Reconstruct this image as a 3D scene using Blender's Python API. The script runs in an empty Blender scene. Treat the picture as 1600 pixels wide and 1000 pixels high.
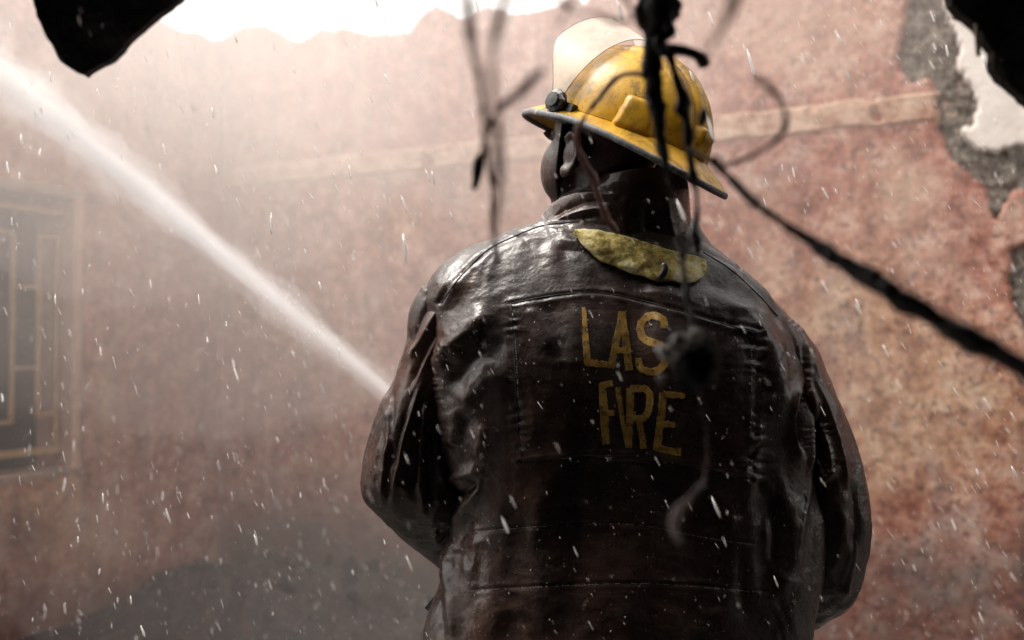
import bpy, bmesh, math, random
import numpy as np
from mathutils import Vector, Matrix
from mathutils.bvhtree import BVHTree

R = math.radians
random.seed(7)
rng = np.random.default_rng(11)
scene = bpy.context.scene
col = scene.collection

# ------------------------------------------------------------------ camera
F = 1600 * 35 / 36.0                      # focal length in photo pixels
CAM = np.array([0.0, -1.555, 1.28])
PITCH = math.atan(35 / F)
cd = bpy.data.cameras.new('camera')
cam = bpy.data.objects.new('camera', cd)
col.objects.link(cam)
cam.location = CAM
cam.rotation_euler = (math.pi / 2 + PITCH, 0, 0)
cd.lens = 35
cd.sensor_width = 36
cd.clip_start = 0.02
cd.clip_end = 3000
cd.dof.use_dof = True
cd.dof.focus_distance = 1.46
cd.dof.aperture_fstop = 2.8
scene.camera = cam

# ------------------------------------------------------------------ world, sun, exposure
SUN_EL, SUN_ROT = R(62), R(-75)
world = bpy.data.worlds.new('World')
scene.world = world
world.use_nodes = True
wn, wl = world.node_tree.nodes, world.node_tree.links
wn.clear()
sky = wn.new('ShaderNodeTexSky')
sky.sky_type = 'NISHITA'
sky.sun_disc = False
sky.sun_elevation = SUN_EL
sky.sun_rotation = SUN_ROT
sky.air_density = 1.0
sky.dust_density = 3.0
hsv = wn.new('ShaderNodeHueSaturation')
hsv.inputs['Saturation'].default_value = 0.10        # closed white cloud
tint = wn.new('ShaderNodeMix')
tint.data_type = 'RGBA'
tint.blend_type = 'MULTIPLY'
tint.inputs[0].default_value = 1.0
tint.inputs[7].default_value = (1.0, 0.95, 0.89, 1)
bg = wn.new('ShaderNodeBackground')
bg.inputs['Strength'].default_value = 0.15
wo = wn.new('ShaderNodeOutputWorld')
wl.new(sky.outputs[0], hsv.inputs['Color'])
wl.new(hsv.outputs[0], tint.inputs[6])
wl.new(tint.outputs[2], bg.inputs['Color'])
wl.new(bg.outputs[0], wo.inputs['Surface'])

sd = bpy.data.lights.new('sun', 'SUN')
sd.energy = 1.4
sd.angle = R(22)
sd.color = (1.0, 0.95, 0.88)
sun = bpy.data.objects.new('sun', sd)
col.objects.link(sun)
# towards the sun: azimuth measured from +Y, elevation SUN_EL
sdir = Vector((math.sin(SUN_ROT) * math.cos(SUN_EL), math.cos(SUN_ROT) * math.cos(SUN_EL), math.sin(SUN_EL)))
sun.rotation_euler = sdir.to_track_quat('Z', 'Y').to_euler()

scene.view_settings.view_transform = 'Standard'
scene.view_settings.look = 'None'
scene.view_settings.exposure = 1.68
scene.view_settings.gamma = 1
scene.view_settings.use_curve_mapping = False
scene.cycles.volume_bounces = 1
scene.cycles.max_bounces = 5
scene.cycles.diffuse_bounces = 3
scene.cycles.glossy_bounces = 2
scene.cycles.use_adaptive_sampling = True
scene.cycles.adaptive_threshold = 0.03
scene.cycles.transparent_max_bounces = 16
scene.cycles.volume_step_rate = 1.0
scene.cycles.volume_max_steps = 128

# ------------------------------------------------------------------ helpers: pixels and rays
FWD = np.array([0, math.cos(PITCH), math.sin(PITCH)])
UP = np.array([0, -math.sin(PITCH), math.cos(PITCH)])
RT = np.array([1.0, 0, 0])


def ray(x, y):
    return FWD + RT * ((x - 800) / F) + UP * ((500 - y) / F)


def P(x, y, d):
    return CAM + ray(x, y) * d


def project(v):
    q = np.asarray(v, float) - CAM
    d = q @ FWD
    d = np.where(np.abs(d) < 1e-4, 1e-4, d)
    return 800 + F * (q @ RT) / d, 500 - F * (q @ UP) / d, d


# ------------------------------------------------------------------ helpers: noise
_tab = rng.random(4096) * 2 - 1


def _h(ix, iy, iz, seed):
    n = (ix * 73856093) ^ (iy * 19349663) ^ (iz * 83492791) ^ (seed * 2654435 + 977)
    n = (n ^ (n >> 13)) * 1274126177
    return _tab[(n ^ (n >> 16)) & 4095]


def noise(p, seed=0):
    p = np.asarray(p, float)
    i = np.floor(p).astype(np.int64)
    f = p - i
    f = f * f * f * (f * (f * 6 - 15) + 10)
    out = 0
    for dx in (0, 1):
        wx = f[:, 0] if dx else 1 - f[:, 0]
        for dy in (0, 1):
            wy = f[:, 1] if dy else 1 - f[:, 1]
            for dz in (0, 1):
                wz = f[:, 2] if dz else 1 - f[:, 2]
                out = out + wx * wy * wz * _h(i[:, 0] + dx, i[:, 1] + dy, i[:, 2] + dz, seed)
    return out


def fbm(p, octs=4, seed=0, gain=.5):
    a, s, o = 1.0, 1.0, 0
    for k in range(octs):
        o = o + a * noise(np.asarray(p) * s, seed + k * 17)
        a *= gain
        s *= 2.03
    return o


def sstep(a, b, x):
    t = np.clip((x - a) / (b - a), 0, 1)
    return t * t * (3 - 2 * t)


# ------------------------------------------------------------------ helpers: splines, polylines
def catmull(pts, n):
    """resample a list of key vectors to n rows along their running length"""
    p = np.asarray(pts, float)
    m = len(p)
    seg = np.linalg.norm(np.diff(p[:, :3], axis=0), axis=1) + 1e-9
    t = np.concatenate([[0], np.cumsum(seg)])
    tan = np.zeros_like(p)
    for k in range(m):
        a, b = max(k - 1, 0), min(k + 1, m - 1)
        tan[k] = (p[b] - p[a]) / (t[b] - t[a])
    tt = np.linspace(0, t[-1], n)
    k = np.clip(np.searchsorted(t, tt, side='right') - 1, 0, m - 2)
    h = t[k + 1] - t[k]
    u = ((tt - t[k]) / h)[:, None]
    h = h[:, None]
    return ((2 * u**3 - 3 * u**2 + 1) * p[k] + (u**3 - 2 * u**2 + u) * h * tan[k]
            + (-2 * u**3 + 3 * u**2) * p[k + 1] + (u**3 - u**2) * h * tan[k + 1])


def poly_dist(x, y, pts):
    """distance to a polyline, running length of the foot, signed side"""
    best = np.full(x.shape, 1e9)
    arc = np.zeros(x.shape)
    side = np.zeros(x.shape)
    run = 0
    for (x0, y0), (x1, y1) in zip(pts[:-1], pts[1:]):
        dx, dy = x1 - x0, y1 - y0
        L = math.hypot(dx, dy) + 1e-9
        t = np.clip(((x - x0) * dx + (y - y0) * dy) / L**2, 0, 1)
        d = np.hypot(x - x0 - t * dx, y - y0 - t * dy)
        w = d < best
        best = np.where(w, d, best)
        arc = np.where(w, run + t * L, arc)
        side = np.where(w, np.sign((x - x0) * dy - (y - y0) * dx), side)
        run += L
    return best, arc, side, run


def smooth_line(pts, n=None):
    if len(pts) < 3:
        return [tuple(p) for p in pts]
    q = np.array([(a, b, 0) for a, b in pts], float)
    return [tuple(r[:2]) for r in catmull(q, n or len(pts) * 4)]


def in_poly(x, y, poly):
    r = np.zeros(x.shape, bool)
    n = len(poly)
    for k in range(n):
        x0, y0 = poly[k]
        x1, y1 = poly[(k + 1) % n]
        c = ((y0 > y) != (y1 > y)) & (x < (x1 - x0) * (y - y0) / (y1 - y0 + 1e-12) + x0)
        r ^= c
    return r


# ------------------------------------------------------------------ helpers: objects
def tag(o, label=None, cat=None, group=None, kind=None):
    if label: o['label'] = label
    if cat: o['category'] = cat
    if group: o['group'] = group
    if kind: o['kind'] = kind
    return o


def link(name, me, mat=None, parent=None, smooth=True):
    o = bpy.data.objects.new(name, me)
    col.objects.link(o)
    if mat is not None:
        me.materials.append(mat)
    if parent is not None:
        o.parent = parent
        o.matrix_parent_inverse = parent.matrix_world.inverted()
    if smooth and len(me.polygons):
        me.polygons.foreach_set('use_smooth', [True] * len(me.polygons))
    return o


def mesh_from(name, v, f):
    me = bpy.data.meshes.new(name)
    me.from_pydata(np.asarray(v).tolist(), [], f.tolist() if hasattr(f, 'tolist') else f)
    me.update()
    return me


def grid_faces(r, c, wrap=False, keep=None):
    i, j = np.meshgrid(np.arange(r - 1), np.arange(c if wrap else c - 1), indexing='ij')
    j2 = (j + 1) % c
    f = np.stack([i * c + j, i * c + j2, (i + 1) * c + j2, (i + 1) * c + j], -1)
    if keep is not None:
        return f[keep]
    return f.reshape(-1, 4)


def grid_normals(V, wrap=False):
    dv = np.gradient(V, axis=0)
    if wrap:
        du = (np.roll(V, -1, axis=1) - np.roll(V, 1, axis=1)) / 2
    else:
        du = np.gradient(V, axis=1)
    n = np.cross(du, dv)
    n /= np.linalg.norm(n, axis=-1, keepdims=True) + 1e-12
    return n


def attr(me, name, vals):
    a = me.attributes.new(name, 'FLOAT', 'POINT')
    a.data.foreach_set('value', np.asarray(vals, np.float32).ravel())


def empty(name, loc):
    o = bpy.data.objects.new(name, None)
    o.empty_display_size = .1
    col.objects.link(o)
    o.location = loc
    bpy.context.view_layer.update()
    return o


def tube(pts, rad, sides=10, bumps=0.0, seed=0, flat=1.0):
    """a knobbly tapered tube: vertices and faces"""
    p = np.asarray(pts, float)
    n = len(p)
    rad = np.interp(np.linspace(0, 1, n), np.linspace(0, 1, len(rad)), rad) if np.ndim(rad) else np.full(n, rad)
    t = np.gradient(p, axis=0)
    t /= np.linalg.norm(t, axis=1, keepdims=True) + 1e-12
    ref = np.array([0, 1.0, 0]) if abs(t[:, 1]).mean() < .8 else np.array([1.0, 0, 0])
    a = np.cross(t, ref)
    a /= np.linalg.norm(a, axis=1, keepdims=True) + 1e-12
    b = np.cross(t, a)
    th = np.linspace(0, 2 * math.pi, sides, endpoint=False)
    V = p[:, None] + (a[:, None] * np.cos(th)[None, :, None] + flat * b[:, None] * np.sin(th)[None, :, None]) * rad[:, None, None]
    if bumps:
        q = V.reshape(-1, 3)
        k = fbm(q * 90 + seed * 7.3, 2, seed) .reshape(n, sides, 1)
        V = p[:, None] + (V - p[:, None]) * (1 + bumps * k)
    v = np.concatenate([V.reshape(-1, 3), p[:1], p[-1:]])
    f = grid_faces(n, sides, True).tolist()
    e = n * sides
    for j in range(sides):
        f.append([e, (j + 1) % sides, j])
        f.append([e + 1, (n - 1) * sides + j, (n - 1) * sides + (j + 1) % sides])
    return v, f


def merge(parts):
    vs, fs, o = [], [], 0
    for v, f in parts:
        vs.append(np.asarray(v, float))
        fs += [[i + o for i in q] for q in (f.tolist() if hasattr(f, 'tolist') else f)]
        o += len(v)
    return np.concatenate(vs), fs


def box(c, half, rot=None):
    v = np.array([[x, y, z] for x in (-1, 1) for y in (-1, 1) for z in (-1, 1)], float) * np.asarray(half)
    if rot is not None:
        v = v @ np.asarray(rot).T
    return v + np.asarray(c), [[0, 1, 3, 2], [4, 6, 7, 5], [0, 4, 5, 1], [2, 3, 7, 6], [0, 2, 6, 4], [1, 5, 7, 3]]


def bevel_box(name, c, half, mat, parent, rot=None, bev=.004):
    v, f = box(c, half, rot)
    bm = bmesh.new()
    vs = [bm.verts.new(q) for q in v]
    for q in f:
        bm.faces.new([vs[i] for i in q])
    bmesh.ops.recalc_face_normals(bm, faces=bm.faces)
    bmesh.ops.bevel(bm, geom=bm.edges[:], offset=bev, segments=1, affect='EDGES')
    me = bpy.data.meshes.new(name)
    bm.to_mesh(me)
    bm.free()
    return link(name, me, mat, parent, smooth=False)


# ------------------------------------------------------------------ helpers: materials
class M:
    def __init__(s, name, rough=.6, base=(.5, .5, .5), **kw):
        s.m = bpy.data.materials.new(name)
        s.m.use_nodes = True
        s.n, s.l = s.m.node_tree.nodes, s.m.node_tree.links
        s.b = s.n['Principled BSDF']
        s.out = s.n['Material Output']
        s.b.inputs['Base Color'].default_value = (*base, 1)
        s.b.inputs['Roughness'].default_value = rough
        for k, v in kw.items():
            s.b.inputs[k.replace('_', ' ')].default_value = v
        s.tc = s.n.new('ShaderNodeTexCoord')

    def noise(s, scale, detail=4, rough=.55, vec=None, stretch=None, dist=0.0):
        t = s.n.new('ShaderNodeTexNoise')
        t.inputs['Scale'].default_value = scale
        t.inputs['Detail'].default_value = detail
        t.inputs['Roughness'].default_value = rough
        t.inputs['Distortion'].default_value = dist
        src = vec or s.tc.outputs['Object']
        if stretch:
            mp = s.n.new('ShaderNodeMapping')
            mp.inputs['Scale'].default_value = stretch
            s.l.new(src, mp.inputs['Vector'])
            src = mp.outputs[0]
        s.l.new(src, t.inputs['Vector'])
        return t.outputs['Fac']

    def voro(s, scale, feature='F1'):
        t = s.n.new('ShaderNodeTexVoronoi')
        t.feature = feature
        t.inputs['Scale'].default_value = scale
        s.l.new(s.tc.outputs['Object'], t.inputs['Vector'])
        return t.outputs['Distance']

    def ramp(s, fac, stops):
        r = s.n.new('ShaderNodeValToRGB')
        e = r.color_ramp.elements
        while len(e) < len(stops):
            e.new(.5)
        for k, (p, c) in enumerate(stops):
            e[k].position = p
            e[k].color = (*c, 1) if not np.isscalar(c) else (c, c, c, 1)
        s.l.new(fac, r.inputs['Fac'])
        return r.outputs['Color']

    def attr(s, name):
        a = s.n.new('ShaderNodeAttribute')
        a.attribute_name = name
        return a.outputs['Fac']

    def math(s, op, a, b=None, clamp=False):
        m = s.n.new('ShaderNodeMath')
        m.operation = op
        m.use_clamp = clamp
        for k, v in enumerate((a, b)):
            if v is None: continue
            if np.isscalar(v): m.inputs[k].default_value = v
            else: s.l.new(v, m.inputs[k])
        return m.outputs[0]

    def mix(s, fac, a, b, blend='MIX'):
        m = s.n.new('ShaderNodeMix')
        m.data_type = 'RGBA'
        m.blend_type = blend
        for i, v in ((0, fac), (6, a), (7, b)):
            if isinstance(v, tuple): m.inputs[i].default_value = (*v, 1)
            elif np.isscalar(v): m.inputs[i].default_value = v
            else: s.l.new(v, m.inputs[i])
        return m.outputs[2]

    def color(s, c): s.l.new(c, s.b.inputs['Base Color']); return s
    def rough(s, c): s.l.new(c, s.b.inputs['Roughness']); return s

    def bump(s, h, dist=.002, strength=.6):
        b = s.n.new('ShaderNodeBump')
        b.inputs['Distance'].default_value = dist
        b.inputs['Strength'].default_value = strength
        s.l.new(h, b.inputs['Height'])
        prev = s.b.inputs['Normal'].links
        if prev:
            s.l.new(prev[0].from_socket, b.inputs['Normal'])
        s.l.new(b.outputs[0], s.b.inputs['Normal'])
        if 'Coat Normal' in s.b.inputs:
            s.l.new(b.outputs[0], s.b.inputs['Coat Normal'])
        return s


def volume_mat(name, color, density, aniso=.25):
    m = bpy.data.materials.new(name)
    m.use_nodes = True
    n, l = m.node_tree.nodes, m.node_tree.links
    n.clear()
    o = n.new('ShaderNodeOutputMaterial')
    v = n.new('ShaderNodeVolumePrincipled')
    v.inputs['Color'].default_value = (*color, 1)
    v.inputs['Density'].default_value = density
    v.inputs['Anisotropy'].default_value = aniso
    l.new(v.outputs[0], o.inputs['Volume'])
    return m, v


# ---- wall plaster: the patches of colour are stored on the wall itself
def plaster_mat(name, reds, tans):
    m = M(name, rough=.8)
    big = m.noise(1.6, 2, .6)
    mid = m.noise(8, 6, .80)
    fine = m.noise(30, 3, .75)
    c = m.ramp(mid, [(.38, reds[0]), (.47, reds[1]), (.54, reds[2]), (.64, reds[3])])
    t = m.ramp(mid, [(.38, tans[0]), (.5, tans[1]), (.62, tans[2])])
    oc = m.math('ADD', m.attr('ochre'), m.math('MULTIPLY', m.math('SUBTRACT', big, .5), .9), True)
    oc = m.math('ADD', oc, m.math('MULTIPLY', m.math('SUBTRACT', fine, .5), 1.1), True)
    oc = m.math('MULTIPLY', oc, m.math('GREATER_THAN', m.attr('ochre'), .01))
    c = m.mix(oc, c, t)
    # water runs
    run = m.ramp(m.noise(5, 4, .7, stretch=(2.2, 2.2, .16)), [(.52, 0.0), (.70, 1.0)])
    c = m.mix(m.math('MULTIPLY', run, .55), c, (.14, .075, .058))
    run2 = m.ramp(m.noise(7, 4, .7, stretch=(1.6, 1.6, .22)), [(.56, 0.0), (.70, 1.0)])
    c = m.mix(m.math('MULTIPLY', run2, .45), c, (.52, .38, .31))
    # pale rubbed scabs and grey stains
    sc = m.ramp(m.noise(13, 4, .72), [(.56, 0.0), (.64, 1.0)])
    c = m.mix(m.math('MULTIPLY', sc, .5), c, (.50, .36, .31))
    gs = m.ramp(m.noise(3.3, 4, .68, stretch=(1, 1, .55)), [(.56, 0.0), (.70, 1.0)])
    c = m.mix(m.math('MULTIPLY', gs, .5), c, (.25, .22, .21))
    sp = m.ramp(m.noise(42, 2, .6), [(.36, 1.0), (.44, 0.0)])
    c = m.mix(m.math('MULTIPLY', sp, .7), c, (.10, .055, .045))
    # wet soot
    so = m.math('ADD', m.attr('soot'), m.math('MULTIPLY', m.math('SUBTRACT', m.noise(4, 4, .65), .5), 1.0), True)
    so = m.math('MULTIPLY', so, m.math('GREATER_THAN', m.attr('soot'), .01))
    c = m.mix(so, c, (.045, .034, .031))
    pl = m.math('MULTIPLY', m.attr('pale'), m.ramp(m.noise(9, 3, .65), [(.30, .35), (.60, 1.0)]))
    c = m.mix(pl, c, (.52, .37, .28))
    m.color(c)
    m.bump(m.noise(26, 4, .7), .012, .45)
    return m.m


mat_plaster = plaster_mat('red_plaster',
    ((.17, .055, .038), (.32, .125, .088), (.39, .19, .145), (.54, .37, .30)),
    ((.26, .11, .06), (.46, .26, .15), (.60, .42, .28)))


def simple(name, stops, scale=8, rough=.8, bump=.0, bscale=40, **kw):
    m = M(name, rough, **kw)
    m.color(m.ramp(m.noise(scale, 4, .68), stops))
    if bump:
        m.bump(m.noise(bscale, 3, .7), bump, .8)
    return m.m


mat_core = simple('old_masonry', [(.3, (.16, .11, .085)), (.7, (.36, .26, .2))], 14, .9, .02)
mat_mortar = simple('bare_mortar', [(.28, (.035, .03, .028)), (.45, (.15, .125, .105)), (.58, (.25, .21, .175)), (.74, (.52, .47, .42))], 42, .95, .02, 70)
mat_under = simple('pale_undercoat', [(.3, (.60, .53, .48)), (.7, (.78, .72, .67))], 5, .85, .004)
mat_band = simple('painted_band', [(.34, (.30, .145, .10)), (.46, (.42, .26, .185)), (.62, (.52, .37, .28))], 14, .8, .01)
mat_grille = simple('rusty_paint', [(.3, (.26, .15, .07)), (.7, (.44, .29, .17))], 22, .7, .003)
mat_dark = simple('dark_inside', [(.3, (.010, .009, .009)), (.7, (.03, .027, .025))], 3, .95, .02)  # near-black: stands for the unlit room, and covers the added walls
mat_reveal = simple('reveal_plaster', [(.3, (.38, .22, .17)), (.7, (.58, .40, .32))], 9, .85, .01)
mat_ground = simple('wet_ash_ground', [(.3, (.016, .013, .012)), (.6, (.05, .042, .038)), (.8, (.10, .08, .068))], 7, .6, .03, 20)
mat_rubble = simple('charred_rubble', [(.3, (.010, .008, .0075)), (.6, (.032, .024, .021)), (.8, (.11, .07, .055))], 12, .75, .02, 40)
mat_char = simple('charred_sheet', [(.3, (.004, .004, .0045)), (.6, (.012, .011, .011)), (.82, (.05, .044, .040))], 26, .6, .006, 60)
mat_batten = simple('pale_batten', [(.3, (.25, .2, .14)), (.7, (.5, .42, .33))], 30, .7)
mat_twig = simple('burnt_twig', [(.3, (.006, .005, .005)), (.62, (.020, .014, .012)), (.8, (.07, .045, .035))], 60, .6, .003, 200)
mat_coal = simple('coal_black', [(.3, (.002, .002, .002)), (.7, (.006, .005, .005))], 60, .95)
mat_darktwig = simple('dark_red_twig', [(.3, (.022, .007, .005)), (.7, (.060, .020, .013))], 50, .7, .002, 200)
mat_redtwig = simple('red_brown_twig', [(.3, (.16, .06, .04)), (.7, (.30, .14, .10))], 50, .55, .002, 200)
mat_bud = simple('ash_bud', [(.34, (.06, .06, .06)), (.46, (.35, .34, .32)), (.62, (.72, .70, .68))], 45, .75, .004, 120)

# ------------------------------------------------------------------ the walls
K = np.array([*P(345, 535, 5.5)[:2], 0.0])
E1 = np.array([.884, -.4675, 0.0])
N1 = np.array([-.4675, -.884, 0.0])
E2, N2 = N1, E1


def on_plane(x, y, e, n):
    r = ray(x, y)
    t = ((K - CAM) @ n) / (r @ n)
    q = CAM + r * t
    return (q - K) @ e, q[2]


def wall_face(e, n, s, topz, rows, hole=None, seed=0, relief=.006):
    """front skin of a wall as a relief grid; s = positions along the wall"""
    c = len(s)
    t = np.linspace(0, 1, rows)
    Z = t[:, None] * topz[None, :] - .05 * (1 - t[:, None])
    base = K + e * s[None, :, None] + np.array([0, 0, 1.0]) * Z[..., None]
    q = base.reshape(-1, 3)
    h = relief * fbm(q * 2.3, 5, seed) + .35 * relief * fbm(q * 22, 3, seed + 5)
    V = base + n * h.reshape(rows, c, 1)
    return V, Z


top_px = [(345, 62), (362, 52), (385, 40), (415, 40), (440, 50), (458, 63), (480, 58), (500, 48), (540, 47), (570, 50),
          (600, 54), (640, 49), (655, 30), (670, 15), (690, 14), (706, 22), (722, 33), (738, 22), (752, 13), (775, 14),
          (795, 25), (815, 18), (850, 14), (872, 6), (900, -10)]
tz = [on_plane(x, y, E1, N1) for x, y in top_px]
s1 = np.arange(-.30, 6.6, .0115)
tops = np.interp(s1, [a for a, b in tz], [b for a, b in tz])
tail = s1 > tz[-1][0]
tops = tops + np.where(tail, .10 * np.clip(s1 - tz[-1][0], 0, 1) + .05 * fbm(np.stack([s1 * 5, s1 * 0, s1 * 0], 1), 3, 3), 0)
tops = tops + .012 * fbm(np.stack([s1 * 22, s1 * 0, s1 * 0], 1), 3, 8)
ROW1 = 250
V1, Z1 = wall_face(E1, N1, s1, tops, ROW1, seed=21)
X1, Y1, D1 = project(V1.reshape(-1, 3))
jx = 7 * fbm(V1.reshape(-1, 3) * 14, 4, 50)
jy = 7 * fbm(V1.reshape(-1, 3) * 14, 4, 60)

mortar_poly = [(1432, -260), (1426, -30), (1408, 40), (1402, 70), (1410, 112), (1424, 126), (1450, 116), (1461, 140), (1458, 170), (1468, 208),
               (1482, 238), (1503, 262), (1530, 282), (1545, 310), (1552, 352), (1562, 348), (1568, 312), (1586, 300), (1640, 297), (1690, 250), (1722, 180), (1700, 90), (1742, 20), (1712, -80), (1730, -260)]
dark_poly = [(1575, 392), (1590, 385), (1640, 380), (1668, 430), (1650, 500), (1662, 556), (1612, 560), (1598, 520), (1584, 480), (1576, 440)]
pale_poly = [(1468, -260), (1474, 5), (1488, 30), (1498, 60), (1503, 85), (1500, 112), (1515, 140), (1530, 162), (1523, 194), (1502, 199), (1508, 215),
             (1526, 238), (1560, 243), (1600, 233), (1650, 215), (1674, 150), (1655, 70), (1692, 0), (1666, -90), (1680, -260)]


def mask_on(xx, yy, poly):
    return in_poly(xx, yy, poly)


lost = mask_on(X1 + jx, Y1 + jy, mortar_poly) | mask_on(X1 + jx * .7, Y1 + jy * .7, dark_poly)
lost2 = lost.reshape(ROW1, -1)
keep = ~(lost2[:-1, :-1] & lost2[1:, 1:] & lost2[:-1, 1:] & lost2[1:, :-1])
edge = np.zeros_like(lost2)
edge[:, :] = lost2            # every lost vertex still used by a kept face is a broken edge
Vp = V1.copy()
Vp += N1 * np.where(edge, -.035, 0)[..., None]

back_wall = empty('ruined_wall', K + E1 * 2.2)
tag(back_wall, 'broken red plastered wall with a pale painted band and flaked corner behind the firefighter', 'wall')
me = mesh_from('plaster', Vp.reshape(-1, 3), grid_faces(ROW1, len(s1), keep=keep))
g = lambda cx, cy, rx, ry: np.exp(-(((X1 - cx) / rx)**2 + ((Y1 - cy) / ry)**2))
och = .92 * g(1440, 630, 200, 140) + .65 * g(1330, 470, 130, 90) + .35 * g(590, 350, 70, 45) + .45 * g(800, 310, 70, 70) + .4 * g(1330, 720, 90, 60)
attr(me, 'ochre', np.clip(och, 0, .9))
soo = .42 * sstep(790, 900, Y1 + 40 * fbm(V1.reshape(-1, 3) * 3, 3, 70)) * sstep(860, 1250, X1) + .80 * sstep(720, 880, Y1 + 45 * fbm(V1.reshape(-1, 3) * 2.2, 4, 71)) * sstep(1000, 700, X1) \
    + .4 * g(1210, 270, 14, 10) + .35 * sstep(1575, 1610, X1) * sstep(520, 640, Y1)
attr(me, 'soot', np.clip(soo, 0, .92))
pal = .65 * g(1410, 300, 60, 60) + .6 * g(1180, 300, 40, 40) + .55 * g(1230, 40, 200, 90) + .5 * g(1200, 420, 30, 40) + .4 * g(1440, 400, 50, 30) + .5 * g(1585, 335, 40, 28)
attr(me, 'pale', np.clip(pal, 0, .85))
link('plaster', me, mat_plaster, back_wall)

# the layers under the lost plaster
near = (X1 > 1330).reshape(ROW1, -1)
kk = near[:-1, :-1] & near[1:, 1:]
Vm = V1 + N1 * (-.030 + .016 * fbm(V1.reshape(-1, 3) * 26, 3, 80).reshape(ROW1, -1, 1))
link('exposed_mortar', mesh_from('exposed_mortar', Vm.reshape(-1, 3), grid_faces(ROW1, len(s1), keep=kk)), mat_mortar, back_wall)
pale = mask_on(X1 + jx * .8, Y1 + jy * .8, pale_poly).reshape(ROW1, -1)
kk = pale[:-1, :-1] | pale[1:, 1:] | pale[:-1, 1:] | pale[1:, :-1]
flat1 = K + E1 * s1[None, :, None] + np.array([0, 0, 1.0]) * Z1[..., None]
Vu = flat1 + N1 * np.where(pale, .004, -.05)[..., None]
link('pale_undercoat', mesh_from('pale_undercoat', Vu.reshape(-1, 3), grid_faces(ROW1, len(s1), keep=kk)), mat_under, back_wall)

# painted band: a shallow raised strip, worn
bz0 = [on_plane(x, y, E1, N1) for x, y in ((380, 272), (640, 250), (840, 226), (1120, 208), (1290, 188), (1450, 166))]
zb = np.median([b for a, b in bz0])
sb = np.arange(.02, 6.5, .012)
rb = np.linspace(-.062, .062, 13)
wob = .005 * fbm(np.stack([sb * 9, sb * 0, sb * 0], 1), 3, 31)
VB = K + E1 * sb[None, :, None] + np.array([0, 0, 1.0]) * (zb + rb[:, None] + wob[None, :] * (1 if True else 0))[..., None]
hb = .008 + .006 * fbm(VB.reshape(-1, 3) * 2.3, 5, 21).reshape(13, -1) + .003 * fbm(VB.reshape(-1, 3) * 30, 3, 33).reshape(13, -1)
hb[0] = hb[-1] = -.02
VB = VB + N1 * hb[..., None]
xb, yb, _ = project(VB.reshape(-1, 3))
gone = (mask_on(xb + 5 * fbm(VB.reshape(-1, 3) * 14, 3, 51), yb, mortar_poly) | (fbm(VB.reshape(-1, 3) * 12, 4, 35) > .80)).reshape(13, -1)
kb = ~(gone[:-1, :-1] & gone[1:, 1:])
VB = VB - N1 * np.where(gone, .03, 0)[..., None]
link('painted_band', mesh_from('painted_band', VB.reshape(-1, 3), grid_faces(13, len(sb), keep=kb)), mat_band, back_wall)
# masonry behind the plaster gives the wall its thickness
vb_, fb_ = [], []
zt = tops - .012
core = np.stack([K + E1 * s1[:, None] - N1 * .045 + np.array([0, 0, -.05]), K + E1 * s1[:, None] - N1 * .045 + np.array([0, 0, 1.0]) * zt[:, None],
                 K + E1 * s1[:, None] - N1 * .24 + np.array([0, 0, 1.0]) * (zt - .02)[:, None], K + E1 * s1[:, None] - N1 * .24 + np.array([0, 0, -.05])])
link('masonry', mesh_from('masonry', core.reshape(-1, 3), grid_faces(4, len(s1))), mat_core, back_wall)

# ---- left wall with the barred window
side_wall = empty('window_wall', K + E2 * 1.2)
tag(side_wall, 'misty plastered side wall with a barred window at the left', 'wall')
s2 = np.arange(-.05, 3.4, .0125)
t2 = np.full(len(s2), tz[0][1]) + .035 * fbm(np.stack([s2 * 3, s2 * 0, s2 * 0], 1), 4, 9)
ROW2 = 240
V2, Z2 = wall_face(E2, N2, s2, t2, ROW2, seed=44, relief=.007)
X2, Y2, _ = project(V2.reshape(-1, 3))
w_s0, _z = on_plane(128, 500, E2, N2)
_s, w_z1 = on_plane(60, 296, E2, N2)
_s, w_z0 = on_plane(60, 742, E2, N2)
w_s1 = w_s0 + 1.0
S2 = np.broadcast_to(s2[None, :], Z2.shape)
hole = (S2 > w_s0) & (S2 < w_s1) & (Z2 > w_z0) & (Z2 < w_z1)
kk = ~(hole[:-1, :-1] | hole[1:, 1:] | hole[:-1, 1:] | hole[1:, :-1])
me = mesh_from('plaster', V2.reshape(-1, 3), grid_faces(ROW2, len(s2), keep=kk))
g2 = lambda cx, cy, rx, ry: np.exp(-(((X2 - cx) / rx)**2 + ((Y2 - cy) / ry)**2))
attr(me, 'ochre', np.clip(.8 * g2(60, 790, 90, 45) + .5 * g2(60, 275, 120, 16) + .4 * g2(170, 640, 40, 60), 0, .9))
attr(me, 'soot', np.clip(.55 * sstep(860, 960, Y2) + .5 * g2(130, 312, 35, 10) + .35 * g2(20, 830, 70, 40), 0, .9))
attr(me, 'pale', np.clip(.75 * g2(155, 830, 60, 50) + .5 * g2(165, 650, 35, 60) + .35 * g2(118, 640, 14, 150), 0, .9))
link('plaster', me, mat_plaster, side_wall)
core = np.stack([K + E2 * s2[:, None] - N2 * .045, K + E2 * s2[:, None] - N2 * .045 + np.array([0, 0, 1.0]) * (t2 - .012)[:, None],
                 K + E2 * s2[:, None] - N2 * .26 + np.array([0, 0, 1.0]) * (t2 - .03)[:, None], K + E2 * s2[:, None] - N2 * .26])
keepc = np.ones((3, len(s2) - 1), bool)
win_cols = (s2[:-1] > w_s0 - .02) & (s2[1:] < w_s1 + .02)
keepc[0, win_cols] = False
keepc[2, win_cols] = False
link('masonry', mesh_from('masonry', core.reshape(-1, 3), grid_faces(4, len(s2), keep=keepc)), mat_core, side_wall)
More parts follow.
